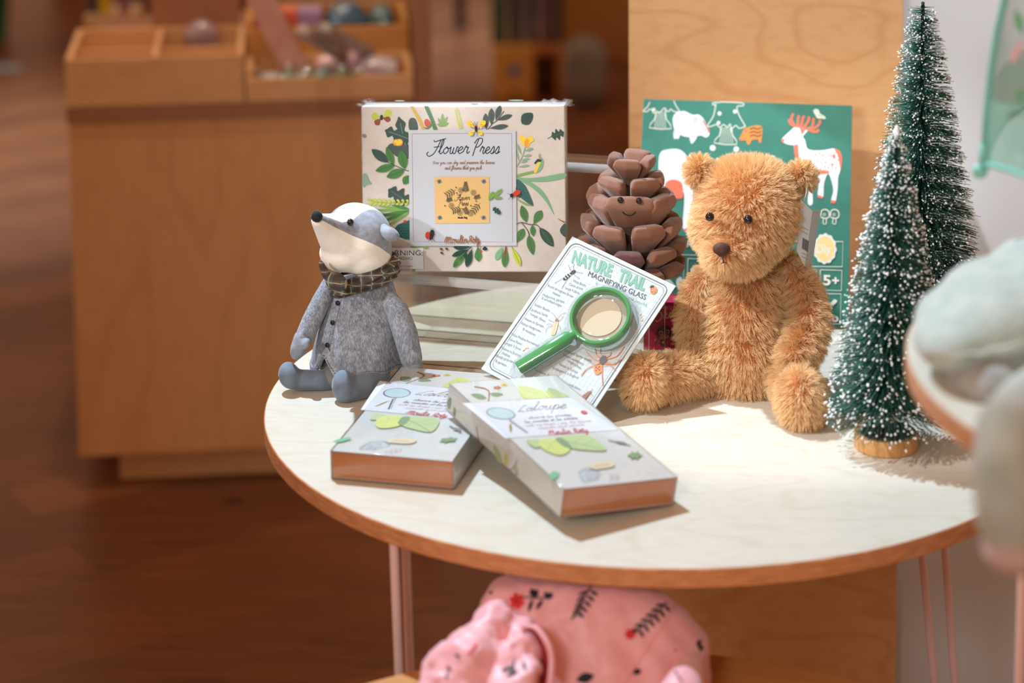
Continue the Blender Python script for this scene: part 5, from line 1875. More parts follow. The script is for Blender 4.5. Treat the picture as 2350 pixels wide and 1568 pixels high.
def brush_tree(base, lean, H, prof, n, rad, label, nm, tipr, base_r, base_h, z0, droop, thin=1.0, seed=3):
    """prof: (height fraction, radius) pairs; bristles sit on a twisted wire stem"""
    R_ = random.Random(seed)
    t = empty('brush_tree', base, label, 'tree', None)
    L = Vector(lean)

    def axis(z):
        return Vector((L.x * z, L.y * z, z))

    def rad_at(f):
        for (a, ra), (b, rb_) in zip(prof, prof[1:]):
            if a <= f <= b:
                return ra + (rb_ - ra) * (f - a) / (b - a)
        return prof[-1][1]
    bm = bmesh.new()
    add_lathe(bm, [(base_r * .97, 0), (base_r, .001), (base_r, base_h - .0012), (base_r * .97, base_h)], 56)
    for f in bm.faces:
        f.material_index = 0
    wb = finish('wooden_base', bm, wood('turned_base', (216, 164, 104), (182, 126, 72), (200, 146, 90), 6, (6, 6, 1), (0, 0, 0), .5, 8, .5), t, smooth=35)
    bm = bmesh.new()
    add_lathe(bm, [(.001, base_h + .0022), (base_r * .80, base_h + .0022), (base_r * .84, base_h), (.001, base_h)], 40)
    finish('base_plug', bm, mat('dark_glue', (52, 36, 34), .8), wb)
    bm = bmesh.new()
    for ph in (0, PI):
        pts = [axis(z) + Vector((.0011 * math.cos(z * 700 + ph), .0011 * math.sin(z * 700 + ph), 0)) for z in [base_h + (H - base_h) * i / 240 for i in range(241)]]
        add_tube(bm, pts, .0012, 5)
    finish('wire_stem', bm, wire, t)
    bn, bs = bmesh.new(), bmesh.new()
    GA = PI * (3 - math.sqrt(5))
    for i in range(n):
        u = (i + R_.random()) / n
        # more bristles where the cone is wide
        f = 1 - (1 - u) ** .80 if prof[0][1] > 0 else u
        z = z0 + (H * .985 - z0) * f
        r = rad_at(f) * (R_.uniform(.86, 1.03) if R_.random() < .9 else R_.uniform(.6, 1.1))
        a = i * GA + R_.uniform(-.1, .1)
        # spiral rows of the brush
        z += .0028 * math.sin(a * 1 + z * 330)
        d = Vector((math.cos(a), math.sin(a), 0))
        p0 = axis(z) + d * .001
        dr = droop * (1 - f) + R_.uniform(-.05, .05)
        p1 = p0 + d * r * .55 + Vector((0, 0, r * dr * .35))
        p2 = p0 + d * r + Vector((R_.gauss(0, .0012), R_.gauss(0, .0012), r * dr))
        mi = 1 if R_.random() < .4 else 0
        x_, y_ = frame_of(p2 - p0)
        w = rad * R_.uniform(.8, 1.15)
        rg = []
        for p, k_ in ((p0, 1.0), (p1, 1.0), (p2, .75)):
            rg.append([bn.verts.new(p + (x_ * math.cos(q) + y_ * math.sin(q)) * w * k_) for q in (0, 2.094, 4.189)])
        for b0, b1 in zip(rg, rg[1:]):
            for q in range(3):
                fc = bn.faces.new((b0[q], b0[(q + 1) % 3], b1[(q + 1) % 3], b1[q]))
                fc.material_index = mi
                fc.smooth = True
        bn.faces.new(rg[2]).material_index = mi
        if R_.random() < .42:
            dd = (p2 - p1).normalized()
            s = tipr * R_.uniform(.55, 1.25)
            ln = s * R_.uniform(1.0, 2.2)
            c = p2 - dd * ln * .3
            ring = [[bs.verts.new(c + dd * ln * h + (x_ * math.cos(q * PI / 3) + y_ * math.sin(q * PI / 3)) * s * k_) for q in range(6)] for h, k_ in ((-.75, .6), (-.2, 1), (.45, .85))]
            e0, e1 = bs.verts.new(c - dd * ln), bs.verts.new(c + dd * ln * .85)
            for b0, b1 in zip(ring, ring[1:]):
                for q in range(6):
                    bs.faces.new((b0[q], b0[(q + 1) % 6], b1[(q + 1) % 6], b1[q])).smooth = True
            for q in range(6):
                bs.faces.new((ring[0][(q + 1) % 6], ring[0][q], e0)).smooth = True
                bs.faces.new((ring[2][q], ring[2][(q + 1) % 6], e1)).smooth = True
        elif R_.random() < .35 * thin:
            # frost along the outer half of the bristle
            c = p1.lerp(p2, R_.uniform(.3, .8))
            add_ball(bs, c, (tipr * .6, tipr * .6, tipr * .6), sub=1)
    o = finish('bristles', bn, [needle, needle_l], t, recalc=False)
    tag(o, kind='stuff')
    o = finish('snow_tips', bs, snow, t, recalc=False)
    tag(o, kind='stuff')
    # flocked tip of the stem
    bm = bmesh.new()
    chain(bm, [axis(H * .965), axis(H * .985), axis(H)], [.0022, .0034, .0018] if thin < 1.5 else [.001, .0012, .001], 6)
    finish('stem_tip', bm, snow if thin < 1.5 else wire, t)
    return t


B1 = at_z(2033, 1026, 0)
top1 = at_y(2058, 292, B1.y + .004)
H1 = top1.z - T
s1 = ppm(B1)
brush_tree(B1 + Vector((0, 0, .0002)), ((top1.x - B1.x) / H1, .01, 0), H1,
           [(0, .058), (.06, .060), (.25, .0500), (.5, .0385), (.75, .0225), (.92, .0105), (1, .004)], 4600, .00036,
           'smaller frosted green brush tree on a light wooden disc, in front of the taller tree', needle, .00105, 72 / s1, .0155, .036, -.24, 1.0, 5)
B2 = at_z(2113, 905, 0)
top2 = at_y(2118, 6, B2.y)
H2 = top2.z - T
brush_tree(B2 + Vector((0, 0, .0002)), ((top2.x - B2.x) / H2, 0, 0), H2,
           [(0, .066), (.12, .066), (.3, .060), (.55, .046), (.8, .028), (.95, .0155), (1, .012)], 6500, .00032,
           'taller frosted green brush tree behind the smaller one, its bare wire tip at the top', needle, .00085, .034, .016, .036, -.30, 2.0, 9)

# ================================================================== pink raincoat on the lower table
pink = NT('pink_satin')
_n = pink.n('ShaderNodeTexNoise')
_n.inputs['Scale'].default_value = 30
pink.l(pink.coords(), _n.inputs['Vector'])
pink.l(pink.ramp(_n.outputs['Fac'], [(.3, (240, 168, 174)), (.7, (244, 180, 184))]), pink.b.inputs['Base Color'])
pink.b.inputs['Roughness'].default_value = .5
pink.b.inputs['Sheen Weight'].default_value = .3
pink.b.inputs['Coat Weight'].default_value = .06
pink.b.inputs['Coat Roughness'].default_value = .25
pink = pink.m
CB = Vector((-.08, -.42, LZ + .0003))
coat_t = empty('raincoat', CB, 'crumpled pink raincoat printed with red flowers and black sprigs, under the round table', 'raincoat')
CY = -.368
# silhouette: photograph height, left, right, how far the front bulges (m)
SIL = [(1336, 1215, 1420, .012), (1344, 1150, 1475, .016), (1356, 1124, 1505, .020), (1380, 1108, 1538, .027), (1410, 1098, 1570, .034), (1445, 1085, 1604, .043), (1468, 1078, 1626, .050), (1510, 1066, 1628, .062), (1545, 1055, 1628, .075), (1568, 1050, 1630, .085)]


def coat_body(bm):
    NB_ = 120
    rows = []
    for k, (y, x0, x1, dep) in enumerate(SIL):
        a, b = px(x0, y, CY), px(x1, y, CY)
        c, hw_ = (a + b) / 2, (b - a).length / 2
        z = max(c.z, LZ + .0006) if k < len(SIL) - 1 else LZ + .0006
        ring = []
        for j in range(NB_):
            th = 2 * PI * j / NB_
            e = .82
            cx, sx = math.cos(th), math.sin(th)
            fold = 1 + .05 * math.sin(th * 9 + k * .5) * min(1, k / 5) + .03 * math.sin(th * 17 - k)
            dp = dep if sx < 0 else .03 + dep * .4
            p = Vector((c.x + hw_ * math.copysign(abs(cx) ** e, cx), CY + dp * math.copysign(abs(sx) ** e, sx) * fold, z))
            ring.append(bm.verts.new(p))
        rows.append(ring)
    for a, b in zip(rows, rows[1:]):
        for j in range(NB_):
            bm.faces.new((a[j], b[j], b[(j + 1) % NB_], a[(j + 1) % NB_]))
    bm.faces.new(rows[0])
    bm.faces.new(rows[-1])


def wrinkle(bm, amp, f, seed):
    bm.normal_update()
    for v in bm.verts:
        q = v.co + Vector((noise.noise(v.co * 14), noise.noise(v.co * 14 + Vector((5, 0, 0))), 0)) * .02
        n = .45 * noise.noise(q * f + Vector((seed, 0, 0))) + .8 * (.35 - abs(noise.noise(q * f * .9 + Vector((0, seed, 0))))) + .35 * (.3 - abs(noise.noise(q * f * 2.1 + Vector((seed, seed, 0)))))
        v.co += v.normal * amp * n
        if v.co.z < LZ + .0006:
            v.co.z = LZ + .0006


CMS, k_i = inks(pinkcloth=(236, 150, 158), blackleaf=(28, 24, 36), poppy=(214, 44, 50), core=(110, 20, 34), mesh=(206, 72, 70))
CMS[0] = pink
bm = bmesh.new()
coat_body(bm)
bm = fuse(bm, .0032, 3)
wrinkle(bm, .005, 20, 3.1)
wrinkle(bm, .002, 60, 6.1)
tree_b = BVHTree.FromBMesh(bm)


def decal(bm, bvh, pts, mi, off=.0013):
    """printed shape that follows the cloth"""
    vs = []
    for x, y in pts:
        h = bvh.ray_cast(CAM, ray(x, y).normalized())
        if h[0] is None:
            return
        vs.append(h[0] - ray(x, y).normalized() * off)
    c = sum(vs, Vector()) / len(vs)
    cx, cy = sum(p[0] for p in pts) / len(pts), sum(p[1] for p in pts) / len(pts)
    h = bvh.ray_cast(CAM, ray(cx, cy).normalized())
    if h[0] is not None:
        c = h[0] - ray(cx, cy).normalized() * off
    V = [bm.verts.new(v) for v in vs]
    cv = bm.verts.new(c)
    for i in range(len(V)):
        f = bm.faces.new((V[i], V[(i + 1) % len(V)], cv))
        f.material_index = mi


def dleaf(bm, bvh, x0, y0, x1, y1, w, mi):
    d = Vector((x1 - x0, y1 - y0, 0))
    n = Vector((-d.y, d.x, 0)).normalized()
    pts = []
    for s_ in (1, -1):
        for i in range(5):
            t = i / 4 if s_ > 0 else 1 - i / 4
            if s_ < 0 and i in (0, 4):
                continue
            q = Vector((x0, y0, 0)) + d * t + n * s_ * w * .5 * math.sin(PI * t)
            pts.append((q.x, q.y))
    decal(bm, bvh, pts, mi)


def dstroke(bm, bvh, pts, w, mi):
    P = smooth_path([Vector((a, b, 0)) for a, b in pts], 3)
    for a, b in zip(P, P[1:]):
        n = Vector((-(b - a).y, (b - a).x, 0)).normalized() * w / 2
        decal(bm, bvh, [(a.x + n.x, a.y + n.y), (b.x + n.x, b.y + n.y), (b.x - n.x, b.y - n.y), (a.x - n.x, a.y - n.y)], mi)


K, PP = k_i['blackleaf'], k_i['poppy']


def prints(bm, bvh):
    for a in range(6):
        an = a * 1.047 + .3
        dleaf(bm, bvh, 1186, 1380, 1186 + 19 * math.cos(an), 1380 + 21 * math.sin(an), 15, PP)
    dleaf(bm, bvh, 1184, 1372, 1188, 1388, 8, k_i['core'])
    dstroke(bm, bvh, [(1200, 1371), (1230, 1372), (1262, 1374)], 3, K)
    for q in ((1228, 1372, 1218, 1350, 16), (1228, 1372, 1232, 1352, 12), (1258, 1374, 1250, 1358, 12), (1258, 1374, 1266, 1360, 14), (1222, 1374, 1212, 1406, 9), (1246, 1376, 1230, 1400, 9)):
        dleaf(bm, bvh, *q[:4], q[4], K)
    dstroke(bm, bvh, [(1358, 1344), (1340, 1372), (1326, 1416)], 3, K)
    for i in range(5):
        x, y = 1352 - i * 6.5, 1354 + i * 12
        dleaf(bm, bvh, x, y, x + 22 - i * 2, y + 14 + i, 8, K)
        dleaf(bm, bvh, x, y, x - 28 + i * 3, y + 14 + i * 2, 6, K)
    dstroke(bm, bvh, [(1530, 1382), (1500, 1416), (1452, 1456)], 3, K)
    for i in range(6):
        x, y = 1526 - i * 12, 1388 + i * 11.5
        dleaf(bm, bvh, x, y, x + 12, y + 18, 8, K)
        dleaf(bm, bvh, x, y, x - 22, y + 2, 8, K)
    for a in range(6):
        an = a * 1.047
        dleaf(bm, bvh, 1446, 1456, 1446 + 13 * math.cos(an), 1456 + 13 * math.sin(an), 11, PP)
    dleaf(bm, bvh, 1452, 1546, 1472, 1538, 14, K)
    dleaf(bm, bvh, 1322, 1562, 1364, 1550, 24, K)
    for q in ((1598, 1478, 1612, 1470, 9), (1598, 1478, 1616, 1490, 10), (1606, 1480, 1610, 1504, 5), (1548, 1492, 1553, 1494, 5), (1122, 1362, 1130, 1358, 8)):
        dleaf(bm, bvh, *q[:4], q[4], K)


prints(bm, tree_b)
coat_body_o = finish('body', bm, CMS, coat_t, smooth=True, shift=CB, recalc=False)
bm = bmesh.new()
q = []
for i in range(16):
    t = i / 15
    x, y = 1548 - 118 * t, 1394 + 176 * t
    h = tree_b.ray_cast(CAM, ray(x, y).normalized())
    if h[0] is not None:
        q.append(h[0] - ray(x, y).normalized() * .0004)
add_tube(bm, q, .0011, 8)
finish('seam', bm, pink, coat_body_o, smooth=True, shift=CB)
# sleeve on the left: big loose tube folded towards the viewer
bm = bmesh.new()
px_chain(bm, [(1150, 1396, -.385, 26), (1130, 1440, -.410, 44), (1098, 1500, -.430, 66), (1062, 1560, -.445, 84), (1040, 1610, -.46, 84)], 20, 2)
px_chain(bm, [(1190, 1440, -.405, 20), (1196, 1490, -.430, 38), (1180, 1560, -.455, 56), (1170, 1610, -.475, 60)], 14, 2)
bm = fuse(bm, .0032, 3)
wrinkle(bm, .012, 34, 8.7)
wrinkle(bm, .004, 85, 2.2)
bv = BVHTree.FromBMesh(bm)
for q in ((1040, 1502, 1058, 1508, 5), (1048, 1500, 1052, 1512, 5), (1026, 1528, 1034, 1540, 8), (1026, 1540, 1024, 1560, 5), (1150, 1540, 1172, 1532, 8), (1160, 1552, 1190, 1540, 9), (1180, 1510, 1176, 1550, 6), (1200, 1516, 1206, 1540, 8), (1168, 1524, 1180, 1550, 7)):
    dleaf(bm, bv, *q[:4], q[4], K)
dstroke(bm, bv, [(1074, 1502), (1086, 1490), (1094, 1476)], 4, PP)
finish('sleeve', bm, CMS, coat_t, smooth=True, shift=CB, recalc=False)
# turned-back cuff with the red mesh lining inside
bm = bmesh.new()
q = [px(x, y, d) for x, y, d in ((1194, 1440, -.428), (1226, 1440, -.436), (1252, 1470, -.446), (1266, 1510, -.454), (1264, 1556, -.462), (1258, 1600, -.47))]
add_tube(bm, q, [.0012, .002, .0024, .0024, .0024, .002], 10, sm=5)
q2 = [px(x, y, d) for x, y, d in ((1194, 1440, -.428), (1212, 1470, -.425), (1226, 1510, -.432), (1226, 1556, -.44), (1220, 1600, -.45))]
pa, pb = smooth_path(q, 4), smooth_path(q2, 5)
va = [bm.verts.new(p + Vector((0, .004, 0))) for p in pa]
vb = [bm.verts.new(p + Vector((0, .008, 0))) for p in pb]
for i in range(min(len(va), len(vb)) - 1):
    f = bm.faces.new((va[i], va[i + 1], vb[i + 1], vb[i]))
    f.material_index = 1
mesh_m = NT('red_mesh_lining')
_c = mesh_m.n('ShaderNodeTexChecker')
_c.inputs['Scale'].default_value = 700
_c.inputs['Color1'].default_value = lin((206, 74, 70))
_c.inputs['Color2'].default_value = lin((140, 30, 36))
mesh_m.l(mesh_m.coords(), _c.inputs['Vector'])
mesh_m.l(_c.outputs['Color'], mesh_m.b.inputs['Base Color'])
finish('cuff', bm, [pink, mesh_m.m], coat_t, smooth=True, shift=CB)
bm = bmesh.new()
px_chain(bm, [(1606, 1496, -.375, 16), (1580, 1530, -.41, 34), (1566, 1575, -.44, 48), (1560, 1600, -.455, 52)], 16, 2)
bm = fuse(bm, .0032, 3)
wrinkle(bm, .006, 30, 1.7)
bv = BVHTree.FromBMesh(bm)
dstroke(bm, bv, [(1542, 1522), (1552, 1545), (1566, 1566)], 3, K)
for q in ((1542, 1522, 1528, 1544, 8), (1542, 1522, 1562, 1524, 8), (1542, 1522, 1540, 1552, 7)):
    dleaf(bm, bv, *q[:4], q[4], K)
finish('sleeve', bm, CMS, coat_t, smooth=True, shift=CB, recalc=False)

# ================================================================== mint plush on the tall table
mint = mat('mint_plush', (196, 203, 192), .9, (174, 186, 176), 45, sheen=.5, bump=.6, bscale=260, bdist=.002)
mint_d = mat('taupe_plush', (176, 172, 164), .9, (150, 140, 132), 40, sheen=.4, bump=.6, bscale=260, bdist=.002)
pinkpad = mat('rose_plush', (206, 176, 170), .9, (190, 160, 154), 50, sheen=.4)
PB = Vector((.40, -.585, FZ + .0003))
mp_ = empty('mint_plush_animal', PB, 'blurred pale mint plush animal lying on the tall table, one leg hanging over the edge', 'soft toy')


def mpart(name, build, m, vox=.006, parent=None, sm=6):
    bm = bmesh.new()
    build(bm)
    bm = fuse(bm, vox, sm)
    for v in bm.verts:
        if name != 'leg' and v.co.z < FZ + .0006 and (v.co.xy - FC.xy).length < .325:
            v.co.z = FZ + .0006
        if name == 'leg' and v.co.z < FZ + .0006:
            rv = v.co.xy - FC.xy
            if rv.length < .3225:
                if v.co.z > FZ - .004 and rv.length < .30:
                    v.co.z = FZ + .0006
                else:
                    rv = rv.normalized() * .3225
                    v.co.x, v.co.y = FC.x + rv.x, FC.y + rv.y
    return finish(name, bm, m, parent or mp_, smooth=True, shift=PB)


mpart('body', lambda bm: (px_ball(bm, 2200, 742, -.555, 104, 66, .06), px_ball(bm, 2300, 716, -.555, 150, 104, .085), px_ball(bm, 2440, 700, -.535, 190, 150, .11), px_ball(bm, 2180, 780, -.60, 88, 58, .05), px_ball(bm, 2300, 790, -.575, 140, 40, .06)), mint)
mpart('jaw', lambda bm: (px_ball(bm, 2270, 872, -.625, 96, 58, .045), px_ball(bm, 2360, 880, -.60, 130, 66, .06), px_ball(bm, 2220, 850, -.625, 50, 36, .03)), mint_d)
mpart('lip', lambda bm: px_chain(bm, [(2176, 822, -.655, 16), (2250, 812, -.668, 17), (2340, 800, -.672, 22), (2440, 792, -.66, 26)], 14), mint)
mpart('leg', lambda bm: (px_chain(bm, [(2330, 930, -.76, 60), (2310, 990, -.83, 78), (2304, 1080, -.86, 80), (2316, 1170, -.87, 86), (2330, 1222, -.87, 80)], 16), px_chain(bm, [(2400, 880, -.66, 60), (2350, 920, -.74, 66)], 6)), mint)
mpart('sole', lambda bm: px_ball(bm, 2330, 1262, -.872, 84, 44, .032), pinkpad)

# ================================================================== clear bell umbrella with mint trim
mint_pl = mat('mint_plastic', (134, 206, 188), .3, (126, 200, 182), 10, spec=.5)
pvc = clear('clear_pvc', (246, 250, 250), .25, .05, .05, (220, 232, 230))
pvc_m = clear('mint_pvc', (200, 232, 216), .25, .08, .38, (170, 214, 196))
UT = at_y(2258, 377, -.47)
UR, UH = .30, .34
UC = Vector((UT.x + UR, UT.y, 0))
uz = UT.z
um = empty('bell_umbrella', Vector((UC.x, UC.y, FZ)), 'clear bell umbrella with mint ribs and hem at the right edge', 'umbrella')
UO = Vector((UC.x, UC.y, FZ))


def dome(th, f):
    """f 0 hem .. 1 crown"""
    r = UR * math.cos(f * PI / 2) ** .55 if f < 1 else 0
    k_ = ((th / (PI / 4)) % 1 - .5) * 2
    sag = (1 - k_ * k_) * (1 - f)
    r *= 1 - .05 * sag
    return UC + Vector((math.cos(th) * r, math.sin(th) * r, uz + UH * math.sin(f * PI / 2) + .012 * sag))


bm = bmesh.new()
NU, NF = 64, 20
rows = [[bm.verts.new(dome(PI + 2 * PI * j / NU, i / NF * .995)) for j in range(NU)] for i in range(NF + 1)]
for i, (a, b) in enumerate(zip(rows, rows[1:])):
    for j in range(NU):
        f = bm.faces.new((a[j], a[(j + 1) % NU], b[(j + 1) % NU], b[j]))
        f.material_index = 1 if i < 2 else 0
        f.smooth = True
leafm = mat('printed_leaf', (96, 146, 96), .5)
leafp = mat('printed_pink', (206, 150, 140), .5)
bv = BVHTree.FromBMesh(bm)
for q in ((2330, 20, 2346, 80, 22, 2), (2346, 90, 2318, 150, 20, 3), (2344, 200, 2338, 240, 20, 2), (2400, 60, 2420, 160, 40, 2), (2390, 240, 2410, 300, 36, 3)):
    dleaf(bm, bv, *q[:4], q[4], q[5])
dstroke(bm, bv, [(2314, 268), (2330, 258), (2346, 262)], 4, 4)
finish('canopy', bm, [pvc, pvc_m, leafm, leafp, mat('twig_brown', (92, 70, 66), .6)], um, shift=UO, recalc=False)
for k in range(8):
    th = PI + k * PI / 4
    bm = bmesh.new()
    add_tube(bm, [dome(th, f) for f in [i / 14 * .985 for i in range(15)]], .0028, 8)
    rb_ = finish('rib', bm, mint_pl, um, smooth=True, shift=UO)
    bm = bmesh.new()
    p = dome(th, 0)
    add_ball(bm, p + Vector((math.cos(th) * .003, math.sin(th) * .003, -.006)), .0062)
    add_tube(bm, [p + Vector((0, 0, .016)), p + Vector((0, 0, -.004))], .0042, 10)
    finish('tip_ball', bm, mint_pl, rb_, smooth=True, shift=UO)
bm = bmesh.new()
pts = [dome(PI + 2 * PI * j / 128, 0) for j in range(129)]
add_tube(bm, pts, .0024, 8, cap=False)
finish('hem_trim', bm, mint_pl, um, smooth=True, shift=UO)
bm = bmesh.new()
top = uz + UH
add_tube(bm, [UC + Vector((0, 0, top + .03)), UC + Vector((0, 0, FZ + .0003 + .014))], .004, 12)
finish('shaft', bm, mat('umbrella_steel', (190, 194, 198), .3, metal=.9), um, smooth=True, shift=UO)
bm = bmesh.new()
add_lathe(bm, [(.012, 0), (.014, .002), (.012, .05), (.006, .06)], 24, Matrix.Translation(UC + Vector((0, 0, FZ + .0003))))
finish('handle', bm, mint_pl, um, smooth=40, shift=UO)

# ================================================================== storage counter behind
# the counter stands turned by nine degrees; its own axes:
KA = math.radians(9)
KX, KY = Vector((math.cos(KA), math.sin(KA), 0)), Vector((-math.sin(KA), math.cos(KA), 0))
K0 = at_plane(152, 250, Vector((-.917, 1.46, 0)), KY)
KM = Matrix((KX.to_4d(), KY.to_4d(), (0, 0, 1, 0), (0, 0, 0, 1))).transposed()
for i in range(3):
    KM[3][i] = 0
KM = Matrix.Translation(Vector((K0.x, K0.y, 0))) @ KM
KMi = KM.inverted()


def kf(x, y, depth=0):
    """pixel -> counter coordinates on the upright plane `depth` behind its front"""
    return KMi @ at_plane(x, y, K0 + KY * depth, KY)


def kz(x, y, z):
    d = ray(x, y)
    return KMi @ (CAM + d * ((z - CAM.z) / d.z))


zb = kf(152, 248).z                # underside of the trays
zt0 = kf(156, 284).z
wR = kf(950, 300).x
zbot = kf(400, 1042).z
ct = empty('storage_counter', KM, 'long orange-brown plywood counter unit with trays on top, in the aisle behind the table', 'counter')
bm = bmesh.new()
add_box(bm, (.003, .004, zbot), (wR, .75, zt0 - .001), bevel=.002)
finish('cabinet_body', bm, counter_wood, ct)
bm = bmesh.new()
add_box(bm, (0, 0, zt0), (wR + .002, .76, zb - .001), bevel=.001)
finish('worktop', bm, dark_ply, ct)
x_pl = kf(275, 1070, .05).x
bm = bmesh.new()
add_box(bm, (x_pl, .05, 0), (wR - .04, .70, zbot))
finish('plinth', bm, tray_wood, ct)
# tall side panel at its right end
bm = bmesh.new()
xs = kf(990, 100).x
add_box(bm, (wR + .004, -.002, 0), (xs, .72, zb + .42))
o = finish('side_panel', bm, dark_ply, None, KM)
tag(o, 'dark brown upright end panel at the right end of the storage counter', 'panel')


def tray(name, x0, x1, y0, y1, z0, z1, label, div=(), group=None, wallt=.011, mats=None, front=None):
    M = KM @ Matrix.Translation((x0, y0, z0 + .0004))
    t = empty(name, M, label, 'tray', group)
    w, d, h = x1 - x0, y1 - y0, z1 - z0
    fm = mats or tray_wood
    hf = front or h
    for nm, lo, hi in (('front_board', (0, 0, 0), (w, wallt, hf)), ('back_board', (0, d - wallt, 0), (w, d, h)), ('side_board', (0, wallt, 0), (wallt, d - wallt, h)), ('side_board', (w - wallt, wallt, 0), (w, d - wallt, h)), ('bottom_board', (wallt, wallt, 0), (w - wallt, d - wallt, .006))):
        bm = bmesh.new()
        add_box(bm, lo, hi, bevel=.0008)
        finish(nm, bm, [fm], t)
    for ax, pos in div:
        bm = bmesh.new()
        if ax == 'x':
            add_box(bm, (w * pos - wallt / 2, wallt, .006), (w * pos + wallt / 2, d - wallt, h - .001), bevel=.0008)
        else:
            add_box(bm, (wallt, d * pos - wallt / 2, .006), (w - wallt, d * pos + wallt / 2, h - .012), bevel=.0008)
        finish('divider', bm, fm, t)
    return t, M


ztop = kf(160, 138).z
xm = kf(560, 200).x
dep = kz(300, 64, ztop).y
tray('divided_tray', 0, xm, 0, dep, zb, ztop, 'empty four-compartment plywood tray on the left end of the counter', (('x', .5), ('y', .5)))
zlow = kf(760, 178).z
tray('shallow_tray', xm + .003, wR, 0, dep * .52, zb, zlow + .012, 'shallow plywood tray of glittery wrapped trinkets on the counter', (), None, .012, None, zlow - zb)
zmid = kz(800, 60, zb + .12).y
tray('deep_tray', xm + .003, wR, dep * .53, dep * .53 + .17, zb, zb + .105, 'deeper pale plywood tray of small coloured packs behind the trinket tray', (), None, .012, mat('honey_wood', (214, 156, 84), .5, (196, 138, 68), 8), .095)
bm = bmesh.new()
add_box(bm, (.13, dep + .004, zb + .0005), (xm - .01, dep + .02, zb + .30), bevel=.001)
o = finish('back_board', bm, dark_ply, None, KM)
tag(o, 'dark brown board standing upright behind the divided tray', 'board')
bm = bmesh.new()
# things in the trays
def loc(x, y, z):
    return KM @ Matrix.Translation((x, y, z))


glit = {}


def foil(name, c):
    m = mat(name, c, .12, spec=1.0, coat=1.0, bump=.8, bscale=60, bdist=.006)
    return m


def packet(M, w, d, h, m, label, cat='packet', group=None, name='wrapped_trinket', seed=0):
    b = bmesh.new()
    bmesh.ops.create_cube(b, size=1)
    bmesh.ops.subdivide_edges(b, edges=b.edges[:], cuts=5, use_grid_fill=True)
    for v in b.verts:
        c = v.co.copy()
        puff = (1 - (2 * c.x) ** 2 * .92) ** .28 * (1 - (2 * c.y) ** 2 * .92) ** .28
        v.co = Vector((c.x * w, c.y * d, (c.z * (.25 + .75 * puff) + .5) * h))
        v.co += Vector((noise.noise(c * 5 + Vector((seed, 0, 0))), noise.noise(c * 5 + Vector((0, seed, 0))), 0)) * .004
        v.co.z = max(0, v.co.z + noise.noise(c * 4 + Vector((0, 0, seed))) * .003)
    bmesh.ops.recalc_face_normals(b, faces=b.faces[:])
    o = finish(name, b, m, None, M, smooth=50)
    tag(o, label, cat, group)
    return o


# front trinket tray: a row of cellophane twists
x0, x1 = xm + .02, wR - .02
tz = zb + .0075
cols = [('foil_silver', (190, 200, 204), 'silver'), ('foil_teal', (70, 150, 140), 'teal'), ('foil_green', (110, 160, 130), 'green'), ('foil_sea', (120, 190, 190), 'aqua'), ('foil_grass', (150, 190, 120), 'grass green'), ('foil_rose', (226, 170, 170), 'rose')]
lab = ['silver cellophane twist at the left end of the trinket tray', 'dark teal cellophane twist, second in the trinket tray', 'green cellophane twist in the middle of the trinket tray', 'aqua cellophane twist beside the green one in the trinket tray', 'grass green cellophane twist left of the pink packs', 'rose cellophane twist under the pink packs in the trinket tray']
for i, (nm, c, cn) in enumerate(cols):
    x = x0 + (x1 - x0) * (.08 + .62 * i / 5)
    packet(loc(x + .004, .036, tz) @ Matrix.Rotation(rnd.uniform(-.3, .3), 4, 'Z'), .034, .030, .034, foil(nm, c), lab[i], 'packet', 'cellophane twists in the trinket tray', 'cellophane_twist', i)
bead = mat('mirror_bead', (225, 235, 235), .05, metal=1)
bxs = [(590, 160), (662, 150), (706, 162), (744, 154), (780, 138), (786, 152), (812, 168), (828, 164), (868, 150)]
nm_ = ['left end', 'left third', 'centre', 'right of centre', 'pink packs', 'pink packs', 'right third', 'right third', 'right end']
for i, (a, b) in enumerate(bxs):
    p = kz(a, b, tz + .038)
    bm = bmesh.new()
    add_ball(bm, (0, 0, 0), .006 + .002 * (i % 3), sub=2)
    o = finish('glass_bead', bm, bead, None, loc(min(max(p.x, x0), x1), min(max(p.y, .02), dep * .48), tz + .036), smooth=True)
    tag(o, 'tiny glinting glass bead lying among the wrapped trinkets', 'bead', 'beads in the trinket tray')
packet(loc(x0 + (x1 - x0) * .60, dep * .37, tz + .001) @ Matrix.Rotation(.1, 4, 'Z'), .09, .036, .052, mat('pale_pink_pack', (236, 176, 178), .25, (240, 210, 206), 50, coat=.6), 'pale pink printed pack right of the middle of the trinket tray', 'packet', None, 'printed_pack', 3)
packet(loc(x0 + (x1 - x0) * .86, dep * .24, tz + .001) @ Matrix.Rotation(-.1, 4, 'Z'), .06, .05, .05, mat('pale_blue_pack', (214, 204, 208), .25, (200, 180, 184), 60, coat=.6), 'greyish pink pack at the right end of the trinket tray', 'packet', None, 'printed_pack', 5)
# tall clear-and-pink carton leaning in the gap
pA, pB = kz(660, 140, tz), kz(592, 8, zb + .16)
bm = bmesh.new()
add_box(bm, (-.022, -.008, 0), (.022, .008, .165), bevel=.002)
o = finish('leaning_carton', bm, mat('frosted_pink_pack', (222, 176, 160), .3, (206, 150, 136), 30, coat=.5), None, loc(x0 + .072, dep * .40, zb + .0165) @ Matrix.Rotation(-.42, 4, 'Y'))
tag(o, 'tall frosted pink carton leaning left in the counter tray', 'carton')
